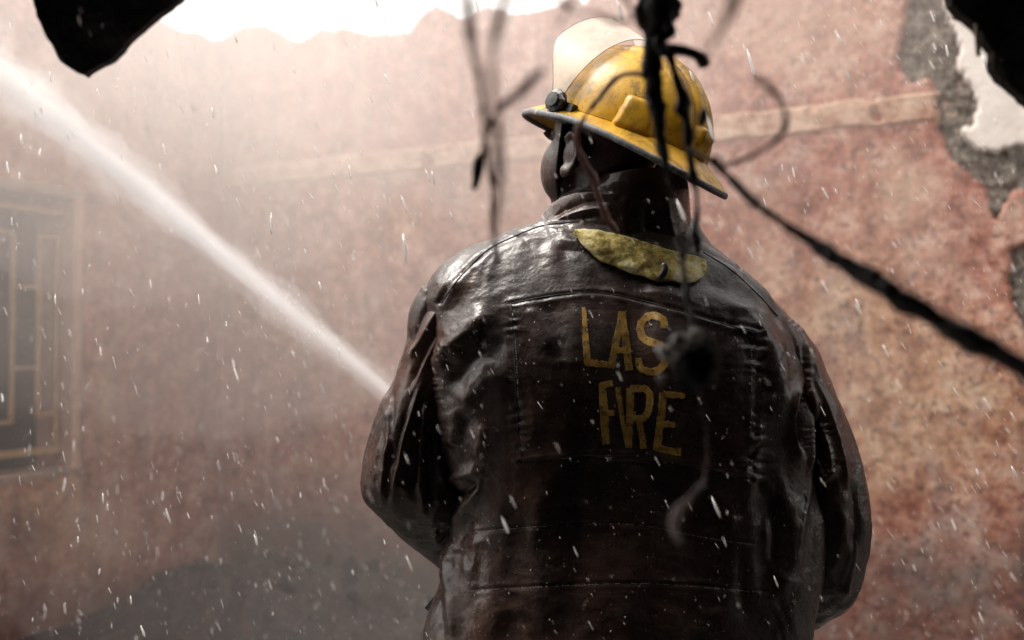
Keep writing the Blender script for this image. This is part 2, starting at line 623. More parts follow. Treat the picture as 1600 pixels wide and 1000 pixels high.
RW = np.stack([E2, N2, np.array([0, 0, 1.0])], 1)


def wbox(name, s_a, s_b, z_a, z_b, d_a, d_b, mat, parent, bev=.004):
    c = K + E2 * (s_a + s_b) / 2 + N2 * (d_a + d_b) / 2 + np.array([0, 0, (z_a + z_b) / 2])
    return bevel_box(name, c, (abs(s_b - s_a) / 2, abs(d_b - d_a) / 2, abs(z_b - z_a) / 2), mat, parent, RW, bev)


# masonry above and below the opening, the reveals, the near-black panel standing for the unlit room
wbox('masonry', w_s0 - .03, w_s1 + .03, w_z1 + .012, tz[0][1] - .09, -.25, -.047, mat_core, side_wall)
wbox('masonry', w_s0 - .03, w_s1 + .03, -.02, w_z0 - .012, -.25, -.047, mat_core, side_wall)
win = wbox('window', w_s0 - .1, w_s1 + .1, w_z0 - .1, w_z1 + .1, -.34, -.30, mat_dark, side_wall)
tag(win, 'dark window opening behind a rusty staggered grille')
wbox('jamb', w_s0 - .002, w_s0 + .045, w_z0, w_z1, -.27, .006, mat_reveal, win, .008)
wbox('jamb', w_s1 - .045, w_s1 + .002, w_z0, w_z1, -.27, .006, mat_reveal, win, .008)
wbox('lintel', w_s0 - .02, w_s1 + .02, w_z1 - .02, w_z1 + .03, -.26, .004, mat_core, win, .008)
wbox('sill', w_s0 - .02, w_s1 + .02, w_z0 - .03, w_z0 + .012, -.25, .006, mat_core, win, .008)


def wp(x, y):
    return on_plane(x, y, E2, N2)


gd0, gd1 = -.085, -.065
vb = {}
for nm, px_ in (('a', 104), ('b', 76), ('c', 36), ('d', -2)):
    vb[nm] = wp(px_, 520)[0]
vb['e'] = vb['d'] + (vb['d'] - vb['c'])
vb['f'] = vb['e'] + (vb['c'] - vb['b']) * .8
zr = lambda y: wp(70, y)[1]
for nm, y0, y1 in (('a', 362, 700), ('b', 365, 652), ('c', 365, 660), ('d', 365, 655), ('e', 365, 660), ('f', 362, 700)):
    wbox('grille_bar', vb[nm] - .0085, vb[nm] + .0085, zr(y1), zr(y0), gd0, gd1, mat_grille, win, .002)
for a, b, y in (('a', 'b', 366), ('b', 'c', 448), ('b', 'c', 575), ('a', 'b', 650), ('c', 'd', 366), ('c', 'd', 658), ('d', 'e', 448),
                ('d', 'e', 575), ('e', 'f', 366), ('e', 'f', 655)):
    wbox('grille_rail', vb[a] + .009, vb[b] - .009, zr(y) - .0085, zr(y) + .0085, gd0 + .002, gd1 - .002, mat_grille, win, .002)
wbox('grille_rail', w_s0 + .05, w_s1 - .05, zr(712), zr(702), gd0 - .01, gd1 + .004, mat_grille, win, .002)
wbox('grille_rail', w_s0 + .05, w_s1 - .05, zr(330), zr(320), gd0 - .01, gd1 + .004, mat_grille, win, .002)

# ------------------------------------------------------------------ ground and charred heap
n = 160
gx = np.concatenate([np.linspace(-900, -6, 20), np.linspace(-5.8, 5.8, n), np.linspace(6, 900, 20)])
gy = np.concatenate([np.linspace(-900, -6, 20), np.linspace(-5.8, 6.8, n), np.linspace(7, 900, 20)])
GX, GY = np.meshgrid(gx, gy, indexing='xy')
gp = np.stack([GX, GY, GX * 0], -1).reshape(-1, 3)
inner = (np.abs(gp[:, 0]) < 5.7) & (np.abs(gp[:, 1]) < 6.5)
gp[:, 2] = np.where(inner, -.025 + .018 * fbm(gp * 3, 4, 5), -.025)
me = mesh_from('ground', gp, grid_faces(len(gy), len(gx)))
tag(link('ground', me, mat_ground), kind='structure')

hc = np.array([*P(480, 880, 4.55)[:2], 0])
nu, nv = 150, 90
uu, vv = np.meshgrid(np.linspace(-1, 1, nu), np.linspace(-1, 1, nv), indexing='xy')
hp = hc + E1 * (uu * 1.35)[..., None] + N1 * (vv * .62)[..., None]
env = np.clip(1 - np.abs(uu)**1.6, 0, 1) * np.clip(1 - np.abs(vv)**2, 0, 1)
q = hp.reshape(-1, 3)
hz = env * (.15 + .15 * fbm(q * 2.2, 3, 91).reshape(nv, nu) + .06 * np.abs(fbm(q * 9, 4, 92)).reshape(nv, nu)) - .04
hp[..., 2] = hz
heap = link('debris_heap', mesh_from('debris_heap', hp.reshape(-1, 3), grid_faces(nv, nu)), mat_rubble)
tag(heap, 'low heap of charred wet rubble at the foot of the back wall', 'rubble')


def chunk_mesh(seed):
    r_ = np.random.default_rng(seed)
    bm = bmesh.new()
    pts = r_.normal(size=(14, 3))
    pts /= np.linalg.norm(pts, axis=1, keepdims=True)
    pts *= r_.uniform(.7, 1.1, (14, 1)) * np.array([1, .8, .6])
    for p_ in pts:
        bm.verts.new(p_)
    bmesh.ops.convex_hull(bm, input=bm.verts[:])
    me_ = bpy.data.meshes.new('rubble_chunk')
    bm.to_mesh(me_)
    bm.free()
    me_.materials.append(mat_rubble)
    return me_


chunks = [chunk_mesh(k) for k in range(5)]
for k in range(46):
    i, j = rng.integers(12, nv - 30), rng.integers(14, nu - 14)
    o = bpy.data.objects.new('rubble_chunk', chunks[k % 5])
    col.objects.link(o)
    o.parent = heap
    o.location = hp[i, j] + np.array([0, 0, .01])
    o.rotation_euler = rng.uniform(0, 6.28, 3)
    s = rng.uniform(.03, .085)
    o.scale = (s * rng.uniform(.8, 1.7), s, s)

# ------------------------------------------------------------------ roof remains in view, and an unseen cover added over the camera
roof = empty('burnt_roof', (0, -1.2, 2.3))
tag(roof, 'black charred roof remains hanging into both upper corners', 'roof')


def shard(name, pts, d, depth_tilt, thick, seed, label=None):
    """a ragged sheet given by its outline, with its own distance, tilt and thickness"""
    pl = []
    npt = len(pts)
    for k in range(npt):
        a, b = np.array(pts[k], float), np.array(pts[(k + 1) % npt], float)
        m_ = max(2, int(np.hypot(*(b - a)) / 9))
        for t in range(m_):
            pl.append(a + (b - a) * t / m_)
    pl = np.array(pl)
    pj = np.concatenate([pl / 14, np.full((len(pl), 1), seed)], 1)
    pl = pl + np.stack([1.3 * fbm(pj * 1.6, 3, seed), 1.3 * fbm(pj * 1.6, 3, seed + 9)], 1)
    w = np.array([P(x, y, d + depth_tilt * (y - 60) / 400) for x, y in pl])
    bm = bmesh.new()
    vs = [bm.verts.new(p_) for p_ in w]
    f_ = bm.faces.new(vs)
    bmesh.ops.triangulate(bm, faces=[f_])
    bmesh.ops.subdivide_edges(bm, edges=[e for e in bm.edges if e.calc_length() > .04], cuts=3, use_grid_fill=True)
    bmesh.ops.triangulate(bm, faces=bm.faces[:])
    for v_ in bm.verts:
        v_.co.y += .006 * float(noise(np.array([[v_.co.x * 25, v_.co.z * 25, seed]]), seed)[0])
    r_ = bmesh.ops.extrude_face_region(bm, geom=bm.faces[:])
    for v_ in r_['geom']:
        if isinstance(v_, bmesh.types.BMVert):
            v_.co.y += thick
    bmesh.ops.recalc_face_normals(bm, faces=bm.faces[:])
    me_ = bpy.data.meshes.new(name)
    bm.to_mesh(me_)
    bm.free()
    return link(name, me_, mat_char, roof, smooth=False)


shard('hanging_sheet', [(30, -420), (48, -10), (62, 28), (80, 70), (96, 98), (118, 112), (134, 119), (148, 106), (172, 90), (210, 55), (248, 22), (276, -2), (330, -60), (420, -420)], 1.0, .12, .012, 3)
shard('hanging_sheet', [(1462, -420), (1478, -30), (1487, 6), (1506, 22), (1527, 42), (1536, 62), (1551, 80), (1557, 105), (1575, 128), (1600, 156), (1650, 200), (1780, 260), (1900, -420)], .9, .10, .014, 5)
vt, ft = tube([P(1488, 26, .93), P(1508, 34, .925), P(1528, 41, .92)], [.0028, .0024, .0028], 6)
link('batten', mesh_from('batten', vt, ft), mat_batten, roof)
vt, ft = tube([P(1526, 38, .885), P(1527, 60, .885), P(1529, 88, .89)], [.0024, .0026, .0022], 6)
link('batten', mesh_from('batten', vt, ft), mat_batten, roof)
# unseen sheets and rafters added over the camera to block sky light; their torn front edge carries the hanging pieces
ru, rv = 260, 60
a_, b_ = np.meshgrid(np.linspace(-2.6, 2.6, ru), np.linspace(0, 1, rv), indexing='xy')
torn = -.50 - .12 * fbm(np.stack([np.linspace(-2.6, 2.6, ru) * 2.2, np.zeros(ru), np.zeros(ru)], 1), 4, 71)
RV = np.stack([a_, torn[None, :] * (1 - b_) + (-3.4) * b_, 2.02 + .22 * b_ + .018 * np.sin(a_ * 2 * math.pi / .076)], -1)
added_roof_mesh = mesh_from('added_roof_sheet', RV.reshape(-1, 3), grid_faces(rv, ru))
o = link('added_roof_sheet', added_roof_mesh, mat_char, roof)
o.modifiers.new('thickness', 'SOLIDIFY').thickness = .003
for x in (-1.9, -.95, .95, 1.9):
    bevel_box('added_rafter', (x, -2.0, 2.045), (.035, 1.35, .06), mat_char, roof, Matrix.Rotation(-.075, 3, 'X'), .006)
bevel_box('added_wall_plate', (0, -.78, 1.965), (2.5, .03, .03), mat_char, roof, None, .006)
blocker_wall = empty('blocker_wall', (0, -3.4, 0))  # unseen back and side walls added to keep sky light off the coat
wv, wf = grid_faces(2, 2), None
vv_ = np.array([(x, -3.4 + .03 * float(noise(np.array([[x * 3, z * 3, 1.]]))[0]), z) for z in np.linspace(0, 2.24, 30) for x in np.linspace(-2.6, 2.6, 70)])
ow = link('blocker_wall', mesh_from('blocker_wall', vv_, grid_faces(30, 70)), mat_dark)
bpy.data.objects.remove(blocker_wall)
ow.name = 'blocker_wall'
ow.modifiers.new('thickness', 'SOLIDIFY').thickness = .2
tag(ow, 'unseen light blocking wall added behind the camera', 'wall')
for sx in (-1, 1):
    vv_ = np.array([(sx * (2.6 + .03 * float(noise(np.array([[y * 3, z * 3, 4.]]))[0])), y, z) for z in np.linspace(0, 2.14, 24) for y in np.linspace(-3.2, -.62, 40)])
    sw = link('blocker_wall', mesh_from('blocker_wall', vv_, grid_faces(24, 40)), mat_dark)
    sw.modifiers.new('thickness', 'SOLIDIFY').thickness = .15
    tag(sw, 'unseen light blocking side wall added %s of the camera' % ('left' if sx < 0 else 'right'), 'wall')

# ------------------------------------------------------------------ materials of the firefighter
m = M('wet_black_leather', .42)
wear_sheen = m.noise(9, 5, .65)
fine = m.noise(90, 4, .7)
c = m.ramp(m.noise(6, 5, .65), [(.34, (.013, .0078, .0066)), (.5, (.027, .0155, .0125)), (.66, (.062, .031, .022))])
c = m.mix(m.math('MULTIPLY', m.attr('wear_sheen'), .5), c, (.045, .040, .038))  # grey sky sheen put into the leather colour, strongest on the shoulders
sc = m.math('MULTIPLY', m.ramp(m.noise(34, 5, .75), [(.50, 0.0), (.70, 1.0)]), m.math('ADD', m.attr('wear_sheen'), .10))
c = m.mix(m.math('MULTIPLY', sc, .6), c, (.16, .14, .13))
rub = m.ramp(fine, [(.56, 0.0), (.70, 1.0)])
c = m.mix(m.math('MULTIPLY', rub, .40), c, (.06, .034, .026))
m.color(c)
m.rough(m.math('ADD', m.math('ADD', m.ramp(wear_sheen, [(.3, .20), (.5, .33), (.7, .50)]), m.math('MULTIPLY', m.attr('wear_sheen'), .06)), m.math('MULTIPLY', m.math('SUBTRACT', fine, .5), .40)))
m.b.inputs['Specular IOR Level'].default_value = .45
cr = m.math('ABSOLUTE', m.math('SUBTRACT', m.noise(30, 3, .6, dist=.8), .5))
m.bump(cr, .010, .16)
m.bump(m.noise(170, 2, .6), .0013, .6)
mat_coat = m.m

m = M('dark_skin', .36)
m.color(m.ramp(m.noise(30, 5), [(.3, (.028, .014, .010)), (.7, (.055, .028, .020))]))
m.bump(m.noise(260, 3), .0016, .6)
mat_skin = m.m
mat_trouser = simple('black_trousers', [(.3, (.008, .008, .008)), (.7, (.02, .02, .02))], 20, .7, .003)
mat_boot = simple('rubber_boots', [(.3, (.008, .008, .008)), (.7, (.02, .02, .02))], 20, .4)

m = M('yellow_helmet_shell', .38)
m.b.inputs['Specular IOR Level'].default_value = .32
yc = m.ramp(m.noise(10, 6, .65), [(.28, (.26, .12, .003)), (.5, (.50, .265, .005)), (.72, (.58, .34, .015))])
sm = m.ramp(m.noise(13, 6, .75, dist=1.2), [(.46, 0.0), (.62, 1.0)])
yc = m.mix(m.math('MULTIPLY', sm, .75), yc, (.07, .042, .012))
sp = m.ramp(m.noise(150, 3, .6), [(.28, 1.0), (.34, 0.0)])
yc = m.mix(m.math('MULTIPLY', sp, .9), yc, (.03, .02, .012))
st_ = m.ramp(m.noise(30, 5, .75, stretch=(1, 3.5, .6)), [(.60, 0.0), (.68, 1.0)])
yc = m.mix(m.math('MULTIPLY', st_, .45), yc, (.04, .025, .01))
chip = m.math('MULTIPLY', m.ramp(m.noise(60, 6, .75), [(.46, 0.0), (.54, 1.0)]), m.attr('chip'))
yc = m.mix(chip, yc, (.55, .52, .47))
chip2 = m.math('MULTIPLY', m.ramp(m.noise(75, 5, .75), [(.58, 0.0), (.62, 1.0)]), m.attr('chip'))
yc = m.mix(chip2, yc, (.02, .02, .02))
m.color(yc)
m.rough(m.ramp(m.noise(25, 5), [(.3, .28), (.7, .55)]))
m.bump(m.noise(90, 5), .001, .4)
mat_shell = m.m
mat_trim = simple('grey_edge_trim', [(.3, (.045, .045, .048)), (.55, (.10, .10, .105)), (.8, (.32, .31, .30))], 60, .55, .001)
mat_black = simple('black_plastic', [(.3, (.006, .006, .006)), (.7, (.02, .019, .018))], 60, .35, .0006, 200)

mv = M('fogged_visor', .22)
vn = mv.noise(14, 6, .65)
mv.b.inputs['Base Color'].default_value = (.86, .82, .77, 1)
tr = mv.n.new('ShaderNodeBsdfTransparent')
tr.inputs[0].default_value = (.97, .93, .88, 1)
tl = mv.n.new('ShaderNodeBsdfTranslucent')
tl.inputs[0].default_value = (.92, .87, .81, 1)
m1 = mv.n.new('ShaderNodeMixShader')
m1.inputs[0].default_value = .55
m2 = mv.n.new('ShaderNodeMixShader')
mv.l.new(mv.b.outputs[0], m1.inputs[1])
mv.l.new(tl.outputs[0], m1.inputs[2])
mv.l.new(mv.ramp(vn, [(.38, .62), (.62, .93)]), m2.inputs[0])
mv.l.new(tr.outputs[0], m2.inputs[1])
mv.l.new(m1.outputs[0], m2.inputs[2])
mv.l.new(m2.outputs[0], mv.out.inputs['Surface'])
mat_visor = mv.m

m = M('dirty_yellow_flap', .75)
c = m.ramp(m.noise(26, 5, .75), [(.32, (.06, .04, .006)), (.43, (.22, .16, .02)), (.52, (.46, .38, .15)), (.64, (.66, .60, .42))])
d_ = m.ramp(m.noise(44, 5, .75), [(.56, 0.0), (.68, 1.0)])
m.color(m.mix(m.math('MULTIPLY', d_, .7), c, (.13, .085, .03)))
m.bump(m.noise(160, 4), .002, .6)
mat_flap = m.m

m = M('worn_yellow_paint', .6)
c = m.ramp(m.noise(60, 5, .7), [(.35, (.20, .10, .013)), (.5, (.40, .225, .034)), (.66, (.56, .36, .09))])
d_ = m.ramp(m.noise(120, 5, .8), [(.49, 0.0), (.60, 1.0)])
m.color(m.mix(m.math('MULTIPLY', d_, .85), c, (.03, .018, .010)))
mat_letter = m.m
mat_thread = simple('grey_thread', [(.3, (.08, .07, .065)), (.7, (.30, .27, .25))], 90, .7)
mat_seam = simple('dark_seam', [(.3, (.003, .003, .003)), (.7, (.006, .005, .005))], 90, .6)

m = M('spray_water', .15, base=(.97, .95, .94))
m.b.inputs['Transmission Weight'].default_value = .65
m.b.inputs['IOR'].default_value = 1.33
tl = m.n.new('ShaderNodeBsdfTranslucent')
tl.inputs[0].default_value = (.95, .93, .92, 1)
mx = m.n.new('ShaderNodeMixShader')
mx.inputs[0].default_value = .35
m.l.new(m.b.outputs[0], mx.inputs[1])
m.l.new(tl.outputs[0], mx.inputs[2])
m.l.new(mx.outputs[0], m.out.inputs['Surface'])
mat_drop = m.m

# ------------------------------------------------------------------ the coat: base forms
def ringspan(L, Rr, dl):
    a, b = P(*L, dl), P(*Rr, dl)
    return (a + b) / 2, (b - a) / 2


COLS = 460
ROWS = 430
# columns bunched on the side that faces the camera
th = np.linspace(0, 2 * math.pi, COLS, endpoint=False)
th = th + .45 * np.sin(2 * (th)) * 0
back = -math.pi / 2
w_ = 1 + 1.6 * np.exp(-((np.linspace(-math.pi, math.pi, COLS) / 1.5)**4))
cw = np.cumsum(w_)
th = back - math.pi + 2 * math.pi * (cw - cw[0]) / (cw[-1] + w_[0] - cw[0])

torso_keys = [  # py, left px, right px, y centre, depth half-axis, roundness
    (338, 870, 1066, .040, .070, 2.0),
    (346, 846, 1082, .038, .080, 2.0),
    (360, 796, 1093, .035, .092, 2.0),
    (384, 742, 1106, .032, .108, 2.1),
    (402, 713, 1122, .030, .118, 2.2),
    (424, 688, 1150, .028, .127, 2.25),
    (452, 670, 1186, .024, .136, 2.3),
    (484, 664, 1216, .020, .144, 2.3),
    (520, 664, 1236, .017, .150, 2.35),
    (560, 667, 1248, .015, .154, 2.4),
    (610, 668, 1256, .015, .156, 2.4),
    (660, 676, 1264, .016, .156, 2.4),
    (710, 690, 1271, .018, .154, 2.4),
    (760, 708, 1277, .020, .152, 2.4),
    (810, 714, 1281, .021, .151, 2.4),
    (860, 704, 1279, .020, .153, 2.4),
    (910, 688, 1271, .018, .157, 2.4),
    (960, 671, 1262, .016, .162, 2.4),
    (1010, 660, 1258, .014, .166, 2.4),
    (1100, 650, 1262, .012, .172, 2.4),
]
keys = []
for py, L, Rr, cy, b, n_ in torso_keys:
    c_, h_ = ringspan((L, py), (Rr, py), 1.555 + cy)
    keys.append([c_[0], c_[2], h_[0] , c_[1], b, n_])
keys = np.array(keys)
# running length measured on the side profile so that the shoulder slope gets enough rows
kp = np.column_stack([keys[:, 0] - keys[:, 2], keys[:, 1], keys[:, 4], keys])
rowsK = catmull(kp, ROWS)[:, 3:]
cx, cz, ha, cy, hb_, rn = [rowsK[:, k][:, None] for k in range(6)]
ct, st = np.cos(th)[None], np.sin(th)[None]
ex = 2 / rn
VX = cx + ha * np.sign(ct) * np.abs(ct)**ex
VY = cy + hb_ * np.sign(st) * np.abs(st)**ex
VZ = cz + 0 * ct
# spine hollow and shoulder blades
bk = np.clip(-st, 0, 1)
zz = cz
xx_ = VX - cx
VY = VY + bk * .010 * np.exp(-((xx_ - .02) / .035)**2) * sstep(.75, 1.0, zz) * sstep(1.50, 1.3, zz)
VY = VY - bk * .010 * (np.exp(-(((xx_ + .11) / .06)**2 + ((zz - 1.27) / .09)**2)) + np.exp(-(((xx_ - .14) / .06)**2 + ((zz - 1.25) / .09)**2)))
# shoulders: the front edge sits a little lower and the nape rises
torso = np.stack([VX, VY, VZ], -1)

creases = [
    # (kind, points, width px, height mm, extra)
    # shoulder and yoke seams
    ('groove', [(905, 346), (850, 352), (800, 371), (760, 392), (727, 424), (704, 452), (690, 474)], 2.6, 2.2, 0),
    ('step', [(905, 346), (850, 352), (800, 371), (760, 392), (727, 424), (704, 452), (690, 474)], 12, 2.0, 1),
    ('groove', [(1098, 394), (1140, 420), (1182, 458), (1215, 494), (1240, 520)], 2.6, 2.2, 0),
    ('groove', [(798, 474), (850, 464), (900, 458), (940, 458), (1000, 469), (1080, 491), (1178, 520)], 2.4, 1.8, 0),
    ('step', [(798, 474), (850, 464), (900, 458), (940, 458), (1000, 469), (1080, 491), (1178, 520)], 11, 1.6, -1),
    ('groove', [(798, 474), (803, 540), (806, 600), (809, 660), (815, 720)], 2.2, 1.8, 0),
    ('pucker', [(798, 474), (803, 540), (806, 600), (809, 660), (815, 720)], 13, 1.7, 17),
    ('groove', [(815, 720), (880, 715), (940, 713), (1010, 716), (1080, 728), (1175, 750)], 2.2, 1.6, 0),
    ('step', [(815, 720), (880, 715), (940, 713), (1010, 716), (1080, 728), (1175, 750)], 9, 1.8, 1),
    ('groove', [(1178, 520), (1177, 600), (1176, 680), (1175, 750)], 2.2, 1.8, 0),
    ('pucker', [(1178, 515), (1177, 600), (1176, 680), (1175, 755)], 26, 3.0, 21),
    ('groove', [(735, 832), (800, 824), (900, 818), (1000, 819), (1100, 838), (1180, 850)], 2.2, 1.2, 0),
    ('groove', [(745, 922), (800, 918), (900, 913), (1000, 910), (1100, 916), (1200, 925)], 2.2, 1.2, 0),
    # left blade: the bright diagonal ridge and the hollow under it
    ('ridge', [(680, 590), (692, 556), (725, 526), (768, 486)], 17, 11, 0),
    ('ridge', [(706, 610), (742, 560), (790, 532)], 20, -9, 0),
    ('ridge', [(722, 640), (750, 600), (800, 575)], 16, 5, 0),
    ('ridge', [(690, 500), (735, 455), (800, 425)], 20, -4, 0),
    ('ridge', [(826, 478), (842, 512), (862, 545)], 13, 5.5, 0),
    ('ridge', [(850, 470), (872, 520), (878, 570)], 14, -5, 0),
    ('ridge', [(668, 480), (690, 455), (720, 440)], 12, 4, 0),
    ('pucker', [(716, 532), (690, 556), (674, 590), (670, 625)], 15, 2.3, 11),
    ('ridge', [(700, 640), (712, 668), (706, 700)], 15, 5, 0),
    ('ridge', [(735, 640), (722, 700), (735, 735)], 18, -5, 0),
    # waist fold on the left
    ('ridge', [(700, 748), (722, 742), (750, 736)], 9, 7, 0),
    ('ridge', [(752, 742), (748, 765), (728, 790), (714, 815), (706, 850), (694, 890)], 8, 9, 0),
    ('ridge', [(700, 775), (730, 768), (745, 752)], 10, -12, 0),
    ('ridge', [(745, 720), (752, 690), (762, 660)], 9, 6, 0),
    ('ridge', [(742, 800), (728, 830), (724, 870)], 14, -7, 0),
    ('ridge', [(722, 842), (740, 850), (765, 842)], 11, 4, 0),
    ('ridge', [(706, 850), (700, 900), (704, 950), (712, 1000)], 8, 7, 0),
    ('ridge', [(690, 900), (688, 950), (694, 1000)], 8, -6, 0),
    # right blade
    ('ridge', [(1120, 470), (1160, 490), (1195, 540), (1212, 600), (1214, 660)], 20, 12, 0),
    ('ridge', [(1200, 470), (1222, 520), (1236, 580)], 13, -6, 0),
    ('ridge', [(1100, 440), (1140, 455), (1170, 480)], 14, -5, 0),
    ('ridge', [(1105, 415), (1150, 432)], 14, 5, 0),
    ('ridge', [(1205, 540), (1225, 565), (1245, 580)], 6, 4, 0),
    # right armhole loops
    ('ridge', [(1250, 598), (1236, 612), (1230, 645), (1236, 690), (1250, 730)], 6, 13, 0),
    ('ridge', [(1252, 612), (1246, 650), (1250, 700)], 6, -14, 0),
    ('pucker', [(1254, 600), (1252, 650), (1256, 700)], 9, 1.2, 9),
    ('ridge', [(1260, 612), (1264, 670), (1264, 740)], 6, 10, 0),
    ('ridge', [(1228, 760), (1240, 830), (1232, 890), (1205, 940)], 14, 5, 0),
    ('ridge', [(1205, 780), (1212, 850), (1200, 900)], 16, -6, 0),
    ('ridge', [(1195, 700), (1190, 760), (1195, 830)], 16, -4, 0),
    ('ridge', [(1205, 800), (1200, 850), (1215, 900), (1250, 910)], 6, 4, 0),
    # collar drag lines
    ('ridge', [(872, 385), (905, 390), (945, 398)], 7, -4, 0),
    ('ridge', [(870, 372), (910, 378)], 6, 3, 0),
    ('ridge', [(1000, 455), (1050, 462), (1090, 478)], 8, 3, 0),
    # long slack folds down the back
    ('ridge', [(860, 740), (840, 830), (850, 1000)], 26, 6, 0),
    ('ridge', [(900, 760), (905, 860), (895, 1000)], 24, -5, 0),
    ('ridge', [(990, 750), (1000, 860), (985, 1000)], 30, 6, 0),
    ('ridge', [(1080, 760), (1085, 860), (1075, 1000)], 26, -6, 0),
    ('ridge', [(1130, 760), (1140, 860), (1130, 1000)], 20, 6, 0),
    ('ridge', [(780, 780), (772, 860), (780, 1000)], 18, 5, 0),
]


def field(x, y, lst):
    h = np.zeros(x.shape)
    for kind, pts, w, amp, ext in lst:
        pts = smooth_line(pts)
        px = [p_[0] for p_ in pts]
        py = [p_[1] for p_ in pts]
        pad = 3.2 * w + 4
        sel = (x > min(px) - pad) & (x < max(px) + pad) & (y > min(py) - pad) & (y < max(py) + pad)
        if not sel.any():
            continue
        xs, ys = x[sel], y[sel]
        d, s, sd_, L = poly_dist(xs, ys, pts)
        fade = np.minimum(sstep(-2, .18 * L, s), sstep(L + 2, .82 * L, s)) if kind == 'ridge' else 1.0
        if kind == 'ridge':
            wob = 1 + .25 * noise(np.stack([xs / 15, ys / 15, xs * 0 + w], 1), 3)
            v = amp * np.exp(-(d / (w * wob))**(1.3 if w < 12 else 1.7)) * (.25 + .75 * fade)
        elif kind == 'groove':
            v = -amp * np.exp(-(d / w)**2) + .45 * amp * np.exp(-((d - 2.6 * w) / (1.6 * w))**2)
        elif kind == 'step':
            v = amp * (sd_ * ext > 0) * np.exp(-(d / w)**1.5) * sstep(0, 2.0, d)
        else:   # pucker: short gathers across a seam
            ph = s / ext * 2 * math.pi + 4.5 * noise(np.stack([s / (ext * 1.9), sd_ * 3, s * 0], 1), 5) + 1.6 * noise(np.stack([xs / 11, ys / 11, s * 0], 1), 9)
            am = np.clip(.45 + 1.3 * noise(np.stack([s / (ext * 2.1), d / 25, sd_ * 2 + 7], 1), 6), -.1, 1.5)
            v = amp * np.sin(ph) * am * np.exp(-(d / w)**1.6) * sstep(0, 3, d + 1)
        h[sel] += v
    return h * .001


def drape(V, lst, seed, wrap=True, amt=1.0, vert=2.2):
    """push a cloth form along its normals: authored folds plus crumple"""
    rws, cls = V.shape[:2]
    N = grid_normals(V, wrap)
    cen = V.mean(axis=1, keepdims=True)
    if ((V - cen) * N).sum() < 0:
        N = -N
    q = V.reshape(-1, 3)
    x, y, d = project(q)
    face = sstep(-.25, .15, -(N.reshape(-1, 3) * (q - CAM) / np.linalg.norm(q - CAM, axis=1, keepdims=True)).sum(1))
    h = field(x, y, lst) * face
    qs = q * np.array([1, 1, 1 / vert])
    big = fbm(qs * 9, 2, seed)
    mid = 1 - 2 * np.abs(fbm(qs * 17 + big[:, None] * .6, 2, seed + 3))
    sml = 1 - 2 * np.abs(fbm(q * 42, 2, seed + 7))
    h = h + amt * (.0062 * big + .0022 * mid + .0006 * sml)
    return V + N * h.reshape(rws, cls, 1), N


torso, TN = drape(torso, creases, 301, amt=.9)

# ---- person root: the body first (its coat, trousers and boots are its children)
HEAD = P(941, 242, 1.575)


def ellipsoid(c, r_, rot=None, seg=20, ring=14):
    u = np.linspace(0, 2 * math.pi, seg, endpoint=False)
    v = np.linspace(0, math.pi, ring)
    g_ = np.stack([np.outer(np.sin(v), np.cos(u)), np.outer(np.sin(v), np.sin(u)), np.outer(np.cos(v), np.ones(seg))], -1).reshape(-1, 3) * np.asarray(r_)
    if rot is not None:
        g_ = g_ @ np.asarray(rot).T
    return g_ + np.asarray(c), grid_faces(ring, seg, True)[:, ::-1]


def limb(a, b, ra, rb_, n_=8):
    t = np.linspace(0, 1, n_)[:, None]
    pts = np.asarray(a) * (1 - t) + np.asarray(b) * t
    v, f = tube(pts, np.linspace(ra, rb_, n_), 14)
    return merge([(v, f), ellipsoid(a, (ra,) * 3, seg=14, ring=10), ellipsoid(b, (rb_,) * 3, seg=14, ring=10)])


HYAW, HPITCH, HROLL = R(44), R(21), R(10)
HR = (Matrix.Rotation(HYAW, 3, 'Z') @ Matrix.Rotation(HPITCH, 3, 'X') @ Matrix.Rotation(HROLL, 3, 'Y'))
FR = np.array(Matrix.Rotation(R(44), 3, 'Z') @ Matrix.Rotation(R(8), 3, 'X'))       # the head itself


def hd(x, y, z):
    return HEAD + FR @ np.array([x, y, z])


